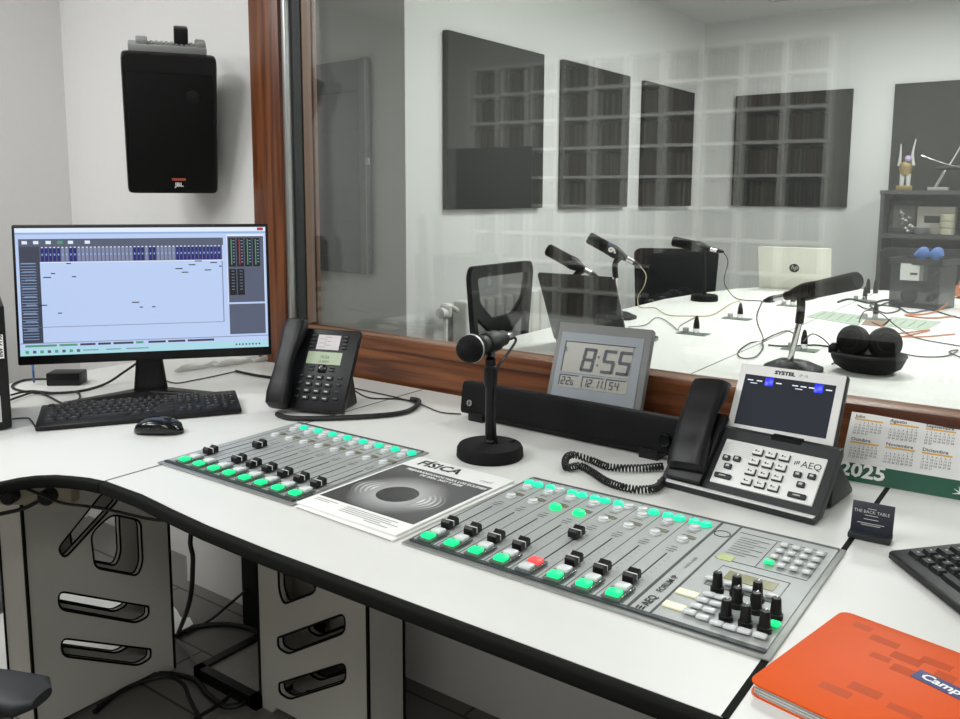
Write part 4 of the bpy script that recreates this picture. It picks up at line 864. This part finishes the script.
# radiator
t = thing('radiator', 'white column radiator on the left studio wall behind the mesh chair', 'radiator', (-2.352, 3.0, .1))
for k in range(9):
    b = MB().box(.03, .11, k * .08 + .006, k * .08 + .074, 0, .66, RADM, bev=.012, seg=3); part(b, 'radiator_section', t)
part(MB().tube([(.07, -.01, .62), (.07, -.09, .62), (.07, -.10, .30), (.02, -.10, .28)], .012, RADM).lathe([(.022, 0), (.026, .01), (.026, .05), (.018, .06)], WHT, Matrix.Translation((.07, -.09, .60)), n=16).lathe([(.02, 0), (.024, .01), (.024, .045), (.015, .05)], WHT, Matrix.Translation((.07, -.09, .62)) @ Matrix.Rotation(PI / 2, 4, 'X'), n=16), 'radiator_valve', t)
part(MB().box(0, .03, .1, .14, .1, .5, RADM).box(0, .03, .56, .60, .1, .5, RADM), 'wall_bracket', t)
# chairs
def base5(t, h=.42):
    part(MB().lathe([(.028, .06), (.028, h)], BLK), 'column', t)
    for k in range(5):
        a = 2 * PI * k / 5 + .3; part(MB().tube([(0, 0, .09), (.27 * math.cos(a), .27 * math.sin(a), .065)], [.026, .016], BLK, smooth=False).lathe([(.018, 0), (.024, .012), (.024, .04), (.016, .05)], BLKM, Matrix.Translation((.27 * math.cos(a), .27 * math.sin(a), 0)), n=12), 'leg', t)
# mesh chair faces +X : local facing -Y rotated
t = thing('mesh_office_chair', 'black office chair with a see-through mesh back beside the radiator', 'chair', (-1.52, 2.57, 0), PI / 2)
# local: front is -Y?  after 90deg yaw local -Y -> +X, local +X -> +Y
part(MB().box(-.22, .22, -.20, .20, .43, .50, FABR, bev=.025, seg=3), 'seat', t)
MESH = mat('chair_mesh', '#3a3b3c', .9, alpha=.45)
UPR = STAND
o_ = rslot([(-.155, .54), (.155, .54), (.205, .95), (.19, .985), (-.19, .985), (-.205, .95)], .03)
h1 = rslot([(-.165, .945), (.165, .945), (.145, .85), (.07, .79), (-.07, .79), (-.145, .85)], .02)
h2 = rslot([(-.165, .80), (-.135, .60), (-.045, .60), (-.045, .72)], .012); h3 = [(-x, z) for x, z in h2][::-1]
BM = Matrix.Translation((0, .225, 0)) @ UPR
part(MB().prism(o_, -.022, 0, BLK, BM, holes=[h1, h2, h3]), 'backrest_frame', t)
part(MB().prism([(-.17, .58), (.17, .58), (.185, .96), (-.185, .96)], -.013, -.010, MESH, BM), 'backrest_mesh', t)
part(MB().box(-.03, .03, .16, .245, .36, .60, BLK, bev=.006), 'back_support', t)
for s_ in (-1, 1):
    part(MB().box(s_ * .27 - .03, s_ * .27 + .03, -.14, .12, .655, .685, BLK, bev=.012, seg=3), 'armrest', t)
    part(MB().box(s_ * .27 - .012, s_ * .27 + .012, -.02, .03, .42, .66, BLK, bev=.004).box(min(s_ * .27, s_ * .1), max(s_ * .27, s_ * .1), -.02, .03, .40, .43, BLK), 'arm_post', t)
base5(t)
def fchair(label, x, y, yaw, top=.93, w_=.48):
    t = thing('fabric_chair', label, 'chair', (x, y, 0), yaw, group='black padded chairs at the far side of the studio table')
    part(MB().box(-w_ / 2, w_ / 2, -.50, -.04, .42, .49, FABR, bev=.025, seg=3), 'seat', t)
    o_ = rslot([(-w_ / 2 + .02, .50), (w_ / 2 - .02, .50), (w_ / 2, top - .02), (w_ / 2 - .03, top), (-w_ / 2 + .03, top), (-w_ / 2, top - .02)], .05)
    part(MB().prism(o_, -.04, 0, FABR, STAND, bev=.008), 'backrest', t)
    part(MB().box(-.03, .03, -.06, .03, .36, .55, BLK), 'back_support', t)
    g = Matrix.Translation((0, -.26, 0)); part(MB().lathe([(.028, .06), (.028, .42)], BLK, g), 'column', t)
    for k in range(5):
        a = 2 * PI * k / 5 + .3; part(MB().tube([(0, -.26, .09), (.25 * math.cos(a), -.26 + .25 * math.sin(a), .065)], [.026, .016], BLK, smooth=False), 'leg', t)
    return t
fchair('black padded chair behind the round-based microphone on the studio table', -1.935, 4.62, math.radians(22))
fchair('black padded chair partly hidden behind the plastic bin near the shelf', -.72, 5.22, math.radians(6), top=.95)
# radio mics
def zrot(p, d): return Z2(Vector(p), Vector(d))
def big_mic(label, base, clip, head, tail, kind, num=None):
    base = Vector(base); t = thing('studio_microphone', label, 'microphone', (base.x, base.y, TB), group='large black studio microphones on table stands')
    O = Vector((base.x, base.y, TB)); cl, hd, tl = Vector(clip) - O, Vector(head) - O, Vector(tail) - O
    d = tl - hd; Lm = d.length; Mm = zrot(hd, d)
    part(MB().lathe([(.0, 0), (.020, .002), (.0245, .008), (.0245, Lm * .52), (.021, Lm * .56)], BLKM, Mm, n=24), 'mic_grille', t)
    part(MB().lathe([(.022, Lm * .50), (.0243, Lm * .53), (.0225, Lm * .60), (.0135, Lm * .70), (.0135, Lm * .74)], BLK, Mm, n=24), 'mic_body', t)
    part(MB().lathe([(.0105, Lm * .735), (.0105, Lm * .87)], CHR, Mm, n=16), 'cable_plug', t)['label'] = 'silver cable plug'; part(MB().lathe([(.0112, Lm * .868), (.010, Lm * .93), (.005, Lm)], BLK, Mm, n=16), 'plug_boot', t)
    if num:
        part(MB().lathe([(.0252, Lm * .34), (.0252, Lm * .56)], mat('blue_band', '#20243c', .6), Mm, n=24), 'number_band', t)
        pt = hd + d * .45; vd = (EYE - (pt + O)).normalized(); yv = -(d.normalized() - vd * d.normalized().dot(vd)).normalized(); yv = vd.cross(-d.normalized()).normalized()
        xv = d.normalized(); zv = vd; R3 = Matrix((xv.cross(zv) * -1, xv, zv)).transposed()
        R3 = Matrix((zv.cross(xv).normalized() * 1, -xv, Vector((0, 0, 0)))).transposed()
        zc = (vd - d.normalized() * vd.dot(d.normalized())).normalized(); X_ = d.normalized(); Y_ = zc.cross(X_)
        MM = Matrix((( -Y_.x, X_.x, zc.x, 0), (-Y_.y, X_.y, zc.y, 0), (-Y_.z, X_.z, zc.z, 0), (0, 0, 0, 1)))
        part(MB().text(num, .045, WTX, Matrix.Translation(pt + zc * .0262) @ MM @ Matrix.Translation((-.012, -.014, 0)), bold=.04), 'number', t)
    if kind == 'wedge':
        part(MB().sweep([((0, 0, .001), (.078, 0, 0), (0, .05, 0)), ((0, 0, .012), (.078, 0, 0), (0, .05, 0)), ((-.005, 0, .026), (.045, 0, 0), (0, .035, 0)), ((-.01, 0, .030), (.03, 0, 0), (0, .025, 0))], BLK, n=20, p=5), 'stand_base', t)
        mid = Vector((-.01, 0, .028)).lerp(cl, .62)
        part(MB().tube([(-.01, 0, .028), tuple(mid)], .0085, CHR, smooth=False, n=14), 'stand_stem', t)
        kn = mid + (cl - mid) * .55 + Vector((-.006, 0, 0)); part(MB().tube([tuple(mid - (cl - mid) * .1), tuple(kn), tuple(cl + d.normalized() * .02)], .012, BLK, n=12), 'stand_neck', t)
    else:
        part(MB().lathe([(.062, 0), (.064, .004), (.062, .026), (.055, .030), (0, .031)], BLKM, n=36), 'stand_base', t)
        part(MB().tube([(0, 0, .03), tuple(cl)], .010, BLK, smooth=False), 'stand_stem', t)
    part(MB().lathe([(.0250, Lm * .44), (.0262, Lm * .46), (.0262, Lm * .54), (.0250, Lm * .56)], BLK, Mm, n=24), 'mic_clip', t)
    return t
yb = 3.095
big_mic('black studio microphone with a white number 6, angled up left of the padded chair', (-1.545, yb, 0), aty(617, 254, yb), aty(588, 237, yb - .05), aty(640, 266, yb + .06), 'wedge', '6')
big_mic('black studio microphone sticking up behind the open black laptop', (-1.62, 2.86, 0), aty(578, 268, 2.86), aty(547, 249, 2.84), aty(598, 277, 2.88), 'wedge')
big_mic('black studio microphone on a round base in front of the padded chair', (-1.47, 3.87, 0), aty(704, 249, 3.87), aty(672, 241, 3.85), aty(724, 252, 3.90), 'round')
big_mic('largest black studio microphone, pointing right on a chrome stem above the telephone screen', (-.665, 2.47, 0), aty(806, 296, 2.47), aty(859, 280, 2.40), aty(764, 301, 2.56), 'wedge')
# laptops
def laptop(name, label, loc, yaw, tilt, w_, h, m, logo=None):
    t = thing(name, label, 'laptop', loc, yaw, group=None); LMx = T(0, 0, .012, tilt=tilt)
    part(MB().prism(rslot([(-w_ / 2, 0), (w_ / 2, 0), (w_ / 2, h), (-w_ / 2, h)], .01), -.007, 0, m, LMx @ STAND), 'laptop_lid', t)
    part(MB().box(-w_ / 2, w_ / 2, .01, .01 + .235, .001, .016, m, bev=.003), 'laptop_base', t)
    part(MB().rect(-w_ / 2 + .01, w_ / 2 - .01, .015, h - .01, .0078, BLKG, LMx), 'laptop_screen', t)
    part(MB().box(-w_ / 2 + .02, w_ / 2 - .02, .05, .16, .0161, .018, DGR), 'laptop_keyboard', t)
    if logo:
        b = MB().lathe([(.025, 0), (.025, .0006)], BLK, LMx @ Matrix.Translation((0, -.0002, h * .5)) @ Matrix.Rotation(PI / 2, 4, 'X'), n=24)
        b.text('hp', .038, LGR, LMx @ Matrix.Translation((0, -.0014, h * .5 - .007)) @ STAND, align='CENTER', shear=.3); part(b, 'lid_logo', t)
    return t
laptop('laptop', 'silver laptop seen from behind with its lid open at the far end of the table', (-1.255, 4.60, TB), math.radians(8), math.radians(-22), .36, .235, mat('silver_lid', '#d2d1c6', .4, .1), True)
laptop('laptop', 'open glossy black laptop seen from behind, left of the digital clock', (-1.315, 2.45, TB), math.radians(1), math.radians(-27), .275, .262, mat('laptop_black_gloss', '#1a1b1d', .12), None)
# table sockets
def socket(label, px, py, plug=True):
    p = atz(px, py, TB); t = thing('table_socket', label, 'socket', (p.x, p.y, TB), math.radians(0), group='microphone sockets in the studio table')
    part(MB().box(-.055, .055, -.03, .03, .0003, .003, mat('socket_plate', '#8a9790', .3, .5)), 'socket_plate', t)
    part(MB().lathe([(.011, .003), (.011, .02), (.009, .022)], LGR, Matrix.Translation((-.028, 0, 0)), n=14), 'jack', t)
    part(MB().lathe([(.011, .003), (.011, .022)], CHR, Matrix.Translation((.012, 0, 0)), n=14), 'connector_shell', t)
    part(MB().lathe([(.0115, .022), (.0105, .04), (.006, .062), (.003, .068)], BLK, Matrix.Translation((.012, 0, 0)), n=14), 'connector_boot', t); return p
socket('socket with a black plug nearest the clock on the studio table', 693, 334); socket('socket with a black plug between the clock and the round-based microphone', 737, 319)
socket('socket with a black plug beside the headphone case', 800, 350); socket('socket with a black plug partly behind the big microphone', 862, 300.5); socket('socket with a black plug above the headphones', 872, 319); socket('socket with a black plug left of the green leaflets', 790, 306)
# cables on table
def tc(label, L, r=.0022, m=RUB, nm='microphone_cable'): return cable(nm, label, [tuple(atz(u, v, TB + .0045 + (q[0] if q else 0))) for u, v, *q in L], r, m)
tc('pale yellow microphone cable from the number 6 microphone', [(640, 266, .21), (646, 275, .17), (644, 286, .09), (638, 297, .02), (640, 307), (655, 308), (668, 315), (690, 316), (712, 315), (730, 304), (740, 301)], .0022, YCB)
tc('dark cable from the black laptop to the nearest table socket', [(628, 327), (645, 325), (655, 318), (663, 319), (672, 325), (678, 330), (680, 326), (696, 317, .06)], .002, GCB)
tc('black microphone cable from the round-based microphone', [(724, 253, .20), (728, 262, .16), (724, 280, .06), (728, 290), (738, 299), (762, 301, .01)])
tc('black cable dropping from the largest microphone', [(762, 302, .20), (757, 315, .14), (758, 325, .08), (763, 340), (750, 343), (738, 352), (742, 358), (755, 357), (763, 348), (764, 340), (785, 331), (795, 334)])
tc('black cable from the socket to the headphone case', [(803, 342, .06), (812, 334, .05), (822, 338, .03), (830, 346), (838, 358), (832, 364)])
tc('short black cable lying left of the headphone case socket', [(768, 345), (780, 346), (795, 346), (815, 345), (833, 347)], .003)
tc('black cable running right from the headphone case', [(897, 352), (915, 356), (935, 357), (950, 355), (958, 350), (949, 352), (960, 357)])
tc('orange cable looping to the right in front of the plastic bin', [(968, 262, .2), (956, 290, .06), (942, 308, .01), (925, 314), (905, 315), (930, 318), (955, 316)], .0035, OCB)
tc('thin orange cable coiled over the leaflets', [(872, 322), (885, 328), (890, 338), (905, 336), (930, 330), (903, 333), (884, 334), (915, 337), (955, 334)], .0028, OCB)
tc('black cable coiled behind the leaflets', [(858, 305), (870, 309), (890, 302), (900, 309), (885, 313), (870, 305), (897, 307), (910, 313), (930, 310), (945, 314), (960, 318)], .003)
tc('black cable across the far table behind the big microphone', [(838, 302), (850, 299), (870, 303), (885, 300), (900, 301)], .005)
tc('black cable from the socket over the green leaflets', [(859, 322, .05), (865, 311, .06), (880, 313, .04), (895, 325), (910, 335), (925, 340), (960, 346)])
# leaflets
for L_, lb, m_ in (([(806, 317), (822, 311), (868, 316), (858, 326)], 'pale green leaflet on the studio table behind the microphone stem', mat('pale_green_paper', '#a9b7a6', .6)), ([(882, 326), (892, 317), (942, 322), (925, 331)], 'pale green leaflet under the cable right of the headphones', mat('pale_green_paper', '', 0)), ([(861, 325), (866, 319), (892, 319), (884, 327)], 'brown and white leaflet between the two green ones', mat('brown_paper', '#8d7767', .6))):
    P4 = [atz(u, v, TB) for u, v in L_]; b = MB().prism([(q.x, q.y) for q in P4], TB + .0003, TB + .0016, m_)
    a_, b_ = P4[0], P4[3]
    for k in range(4):
        s0 = .15 + k * .2; u0 = P4[0].lerp(P4[1], .2).lerp(P4[3].lerp(P4[2], .2), s0); u1 = P4[0].lerp(P4[1], .8).lerp(P4[3].lerp(P4[2], .8), s0)
        b.tube([(u0.x, u0.y, TB + .0017), (u1.x, u1.y, TB + .0017)], .0015, mat('leaflet_print', '#6f8a72', .6), n=4, smooth=False)
    tag(b.obj('leaflet'), lb, 'leaflet')
# headphones in case
c = atz(865, 375, TB); cx, cy = -.488, 2.575
t = thing('headphone_case', 'black open clamshell headphone case on the studio table', 'case', (cx, cy, TB), math.radians(-5))
part(MB().sweep([((0, 0, 0.001), (.06, 0, 0), (0, .045, 0)), ((0, 0, .018), (.088, 0, 0), (0, .07, 0)), ((0, 0, .04), (.098, 0, 0), (0, .082, 0)), ((0, 0, .052), (.099, 0, 0), (0, .083, 0))], BLKM, n=36, p=2.3), 'case_shell', t)
part(MB().tube([(.100 * math.cos(2 * PI * k / 24), .084 * math.sin(2 * PI * k / 24), .052) for k in range(25)], .004, BLK, n=6), 'case_rim', t)
part(MB().sweep([((-.088, -.03, .05), (.012, 0, 0), (0, .016, 0)), ((-.086, -.03, .066), (.015, 0, 0), (0, .018, 0)), ((-.084, -.03, .078), (.008, 0, 0), (0, .010, 0))], BLK, n=14, p=2.4), 'case_zip_pull', t)
t = thing('headphones', 'black padded headphones lying in the clamshell case', 'headphones', (cx, cy, TB + .054), math.radians(-5))
for s_, rz in ((-1, .5), (1, -.35)):
    Mh = Z2(Vector((s_ * .039, .012 if s_ > 0 else -.008, .032)), Vector((.55 if s_ > 0 else -.28, -.9, .22)))
    part(MB().lathe([(.02, -.026), (.036, -.022), (.045, -.010), (.046, .008), (.042, .020), (.028, .022), (.022, .014)], BLKM, Mh, n=28), 'ear_cup', t)
part(MB().tube([(-.045, .03, .03), (-.05, .055, .022), (0, .066, .02), (.05, .055, .022), (.045, .03, .03)], .008, BLK), 'headband', t)
# plastic bin with headphones etc.
t = thing('plastic_bin', 'dark translucent plastic bin full of headsets on the far right of the table', 'bin', (-.60, 4.27, TB), math.radians(-14))
BIN = mat('smoky_plastic', '#3c3e40', .25, alpha=.5)
b = MB()
for a_ in (-1, 1):
    b.box(a_ * .105 - .002 - .0, a_ * .105 + .002, -.09, .09, .0, .21, BIN); b.box(-.105, .105, a_ * .09 - .002, a_ * .09 + .002, 0, .21, BIN)
b.box(-.105, .105, -.09, .09, 0, .004, BIN); part(b, 'bin_wall', t); part(MB().box(-.115, .115, -.10, -.088, .195, .222, DGR).box(-.115, .115, .088, .10, .195, .222, DGR).box(-.115, -.102, -.10, .10, .195, .222, DGR).box(.102, .115, -.10, .10, .195, .222, DGR), 'bin_rim', t)
for k, (x, y, z, rx) in enumerate(((-.05, -.02, .05, .4), (.05, -.03, .055, 1.2), (.0, .03, .12, .2), (-.05, .04, .13, 1.0), (.06, .04, .13, .7))):
    h = thing('headset', ['black headset at the bottom left inside the plastic bin', 'black headset at the bottom right inside the plastic bin', 'black headset in the middle of the plastic bin', 'black headset resting high at the left inside the bin', 'black headset resting high at the right inside the bin'][k], 'headphones', (-.60 + x, 4.27 + y, TB + z), rx, group='headsets in the plastic bin')
    part(MB().lathe([(.026, -.012), (.036, -.004), (.036, .008), (.024, .013)], BLK, Matrix.Rotation(1.1 + rx, 4, 'X'), n=20), 'ear_cup', h)
tag(MB().box(-.68, -.57, 4.176, 4.178, TB + .125, TB + .20, LGR).box(-.64, -.61, 4.1755, 4.176, TB + .15, TB + .16, DGR).obj('paper_label'), 'pale paper label stuck on the front of the plastic bin', 'label')
for k, (u, v) in enumerate(((922, 251), (936, 254))):
    q = aty(u, v, 4.27); tag(MB().sweep([((q.x, q.y, TB + .215), (.012, 0, 0), (0, .012, 0)), ((q.x, q.y, TB + .235), (.034, 0, 0), (0, .02, 0)), ((q.x + .006, q.y, TB + .262), (.022, 0, 0), (0, .015, 0)), ((q.x + .008, q.y, TB + .272), (.008, 0, 0), (0, .006, 0))], mat('blue_rubber', '#4a6fae', .5), n=14, p=2.2).obj('rubber_glove'), 'bunched blue glove on top of the plastic bin, ' + ('left' if k == 0 else 'right') + ' of the two', 'glove')
# cables rolls at right edge
q = atz(958, 300, TB); tag(MB().lathe([(.03, 0), (.055, .01), (.055, .05), (.03, .06)], OCB, Matrix.Translation((q.x + .02, q.y + .1, TB + .005)), n=24).obj('cable_coil'), 'tan coil of cable at the right edge of the studio table', 'cable')
# small things behind big mic
for u, v, lb in ((859, 297, 'left'), (867, 297, 'right')):
    q = atz(u, v, TB); tag(MB().lathe([(.012, 0), (.012, .03), (.011, .032), (.009, .06), (.004, .075)], BLK, Matrix.Translation((q.x, q.y + .2, TB)), n=14).obj('cable_plug'), 'small upright black plug in front of the far padded chair, ' + lb + ' of the pair', 'plug')
# bookshelf with trophies
SHY = 5.62; t = thing('display_shelf', 'dark grey open shelf against the back wall holding trophies', 'shelf', (-1.052, SHY, 0))
SHM = mat('shelf_dark_laminate', '#3d3e3e', .6, noise=.05)
part(MB().box(0, .022, 0, .32, 0, 1.27, SHM).box(1.25, 1.272, 0, .32, 0, 1.27, SHM), 'side_panel', t); part(MB().box(.022, 1.25, .30, .32, 0, 1.25, SHM), 'back_panel', t)
part(MB().box(-.005, 1.28, -.006, .325, 1.248, 1.272, SHM), 'top_board', t)
for z in (.04, .32, .64, .985): part(MB().box(.022, 1.25, 0, .30, z, z + .025, SHM), 'shelf_board', t)
# figurine
t = thing('figurine', 'small golden and white figurine with raised arms on top of the shelf', 'figurine', (-.945, 5.75, 1.272))
GLD = mat('dull_gold', '#8a7850', .45, .3); LIL = mat('lilac_paint', '#a99cb8', .5)
part(MB().box(-.045, .045, -.03, .03, 0, .03, GLD, bev=.004), 'plinth', t)
part(MB().sweep([((-.018, 0, .03), (.012, 0, 0), (0, .012, 0)), ((-.016, 0, .10), (.016, 0, 0), (0, .016, 0))], LGR, n=12, p=2).sweep([((.018, 0, .03), (.012, 0, 0), (0, .012, 0)), ((.016, 0, .10), (.016, 0, 0), (0, .016, 0))], LGR, n=12, p=2).sweep([((0, 0, .09), (.03, 0, 0), (0, .02, 0)), ((0, 0, .13), (.036, 0, 0), (0, .022, 0)), ((0, 0, .16), (.044, 0, 0), (0, .02, 0)), ((0, 0, .175), (.015, 0, 0), (0, .012, 0))], GLD, n=14, p=2), 'figure_body', t)
part(MB().lathe([(0, -.022), (.016, -.015), (.022, 0), (.016, .015), (0, .022)], LIL, Matrix.Translation((0.012, -.01, .19)), n=14), 'figure_head', t)
part(MB().tube([(-.038, 0, .15), (-.035, 0, .20), (-.036, 0, .28)], [.012, .003], LGR).tube([(.04, 0, .15), (.032, 0, .22), (.045, 0, .31)], [.012, .003], LGR), 'raised_arms', t)
# sabre trophy
t = thing('sabre_trophy', 'small crossed sabre trophy on a stand on top of the shelf', 'trophy', (-.755, 5.74, 1.272))
part(MB().box(-.06, .05, -.03, .03, 0, .02, GRY, bev=.003), 'plinth', t); part(MB().tube([(-.02, 0, .02), (.02, 0, .11)], .008, GRY, smooth=False), 'trophy_stem', t)
part(MB().tube([(-.11, 0, .21), (.0, 0, .165), (.12, 0, .13), (.2, 0, .12)], .004, CHR).tube([(.02, 0, .11), (.06, 0, .18), (.10, 0, .27)], .005, CHR), 'sabre_blade', t)
part(MB().tube([(.09, 0, .25), (.15, 0, .21), (.13, 0, .15), (.07, 0, .14)], .004, GRY).sweep([((-.02, 0, .13), (.0, .012, 0), (0, 0, .01)), ((.04, 0, .135), (0, .015, 0), (0, 0, .016)), ((.10, 0, .13), (0, .01, 0), (0, 0, .008))], DGR, n=12, p=2), 'sabre_guard', t)
# shelf items
SB = 1.0105
FR = mat('picture_frame_grey', '#55564f', .5); 
t = thing('picture_frame', 'small grey picture frame at the left of the trophy shelf', 'picture frame', M=T(-.945, 5.78, SB + .001, tilt=math.radians(8)))
part(MB().box(-.085, .085, 0, .012, 0, .20, FR, bev=.002), 'frame', t); part(MB().box(-.06, .06, -.001, .001, .03, .17, mat('frame_picture', '#6f716a', .5, noise=.4, nscale=25)), 'picture', t)
t = thing('silver_ornament', 'crumpled silver ornament standing before the picture frame', 'ornament', (-.915, 5.69, SB))
b = MB()
for k in range(14): b.lathe([(0, -.014), (.010, -.008), (.014, 0), (.010, .008), (0, .014)], mat('crushed_silver', '#c8c8c4', .25, .7), Matrix.Translation((random.uniform(-.035, .04), random.uniform(-.02, .02), .015 + k * .009)), n=8)
part(b, 'ornament_body', t)
tag(MB().box(-.86, -.66, 5.72, 5.84, SB, SB + .165, mat('cream_box', '#9d9a8e', .6), bev=.003).box(-.82, -.70, 5.717, 5.72, SB + .07, SB + .11, DGR).obj('cardboard_box'), 'cream box on the trophy shelf behind the glass bowl', 'box')
for k in range(3): tag(MB().lathe([(.036, 0), (.040, .004), (.040, .036), (.036, .04)], mat('pale_tin', '#a3a08c', .4), Matrix.Translation((-.69, 5.67, SB + .041 * k)), n=22).obj('round_tin'), 'pale round tin right of the cream box, ' + ['lowest', 'middle', 'topmost'][k] + ' of the stack of three', 'tin', 'round tins stacked on the trophy shelf')
tag(MB().lathe([(.02, 0), (.03, .006), (.05, .04), (.052, .042), (.046, .04), (.02, .008)], mat('bowl_glass', '#b9bcc2', .2, .3), Matrix.Translation((-.83, 5.67, SB)), n=22).obj('glass_bowl'), 'small shiny bowl in front of the cream box', 'bowl')
for k, x in enumerate((-.9, -.72, -.50)): tag(MB().box(x - .07, x + .07, 5.70, 5.86, .6655, .6655 + .22, [DGR, LGR, GRY][k], bev=.004).obj('storage_box'), ['dark', 'pale', 'mid grey'][k] + ' storage box on the second shelf from the bottom', 'box')
# ------------------------------------------------------------------ record shelves behind the camera (seen mirrored in the glass)
SHW = mat('white_shelf_laminate', '#e8e6e0', .5); REC = mat('record_spines', '#4a3c34', .7, noise=.5, nscale=60)
BX0, nC, pC, nR, pR, BY = -3.70, 10, .2475, 11, .192, -1.56
t = thing('record_shelf', 'tall white grid shelf filled with records on the wall behind the desk', 'shelf', (BX0, BY - .28, 0))
b = MB()
for i in range(nC + 1): b.box(i * pC - .017, i * pC + .017, 0, .27, 0, nR * pR + .02, SHW)
part(b, 'upright', t); b = MB()
for i in range(nR + 1): b.box(0, nC * pC, .0, .268, i * pR, i * pR + .018, SHW)
part(b, 'shelf_board', t); part(MB().box(0, nC * pC, 0, .01, 0, nR * pR, SHW), 'back_panel', t)
spm = [mat('spine_%s' % n, c_, .7) for n, c_ in (('black', '#262321'), ('brown', '#4e3a2e'), ('grey', '#55524d'), ('red', '#5e2e28'), ('cream', '#8a8170'))]
for r in range(2, nR):
    b = MB()
    for c_ in range(nC):
        x = c_ * pC + .019
        while x < (c_ + 1) * pC - .03:
            w_ = random.uniform(.006, .016); b.box(x, x + w_, .05, random.uniform(.20, .22), r * pR + .019, r * pR + .019 + random.uniform(.135, .160), random.choice(spm)); x += w_ + .001
    tag(part(b, 'record_row', t), None, None, None, 'stuff')
# black screen on a pole stand in front of the shelves
t = thing('stand_display', 'black flat screen on a pole stand in front of the record shelf behind the desk', 'screen', (-2.845, -.62, 0))
part(MB().box(-.285, .285, -.02, .02, 1.15, 1.505, BLKG, bev=.004), 'display_panel', t); part(MB().tube([(0, -.03, .02), (0, -.03, 1.3)], .02, BLK, smooth=False), 'display_pole', t); part(MB().lathe([(.20, 0), (.20, .015), (.03, .03)], BLK, Matrix.Translation((0, -.03, 0))), 'stand_base', t)
# ------------------------------------------------------------------ view
vs = bpy.context.scene.view_settings; vs.view_transform = 'Standard'; vs.look = 'None'; vs.exposure = 0; vs.gamma = 1; vs.use_curve_mapping = False
for k, o in list(MS.items()): pass
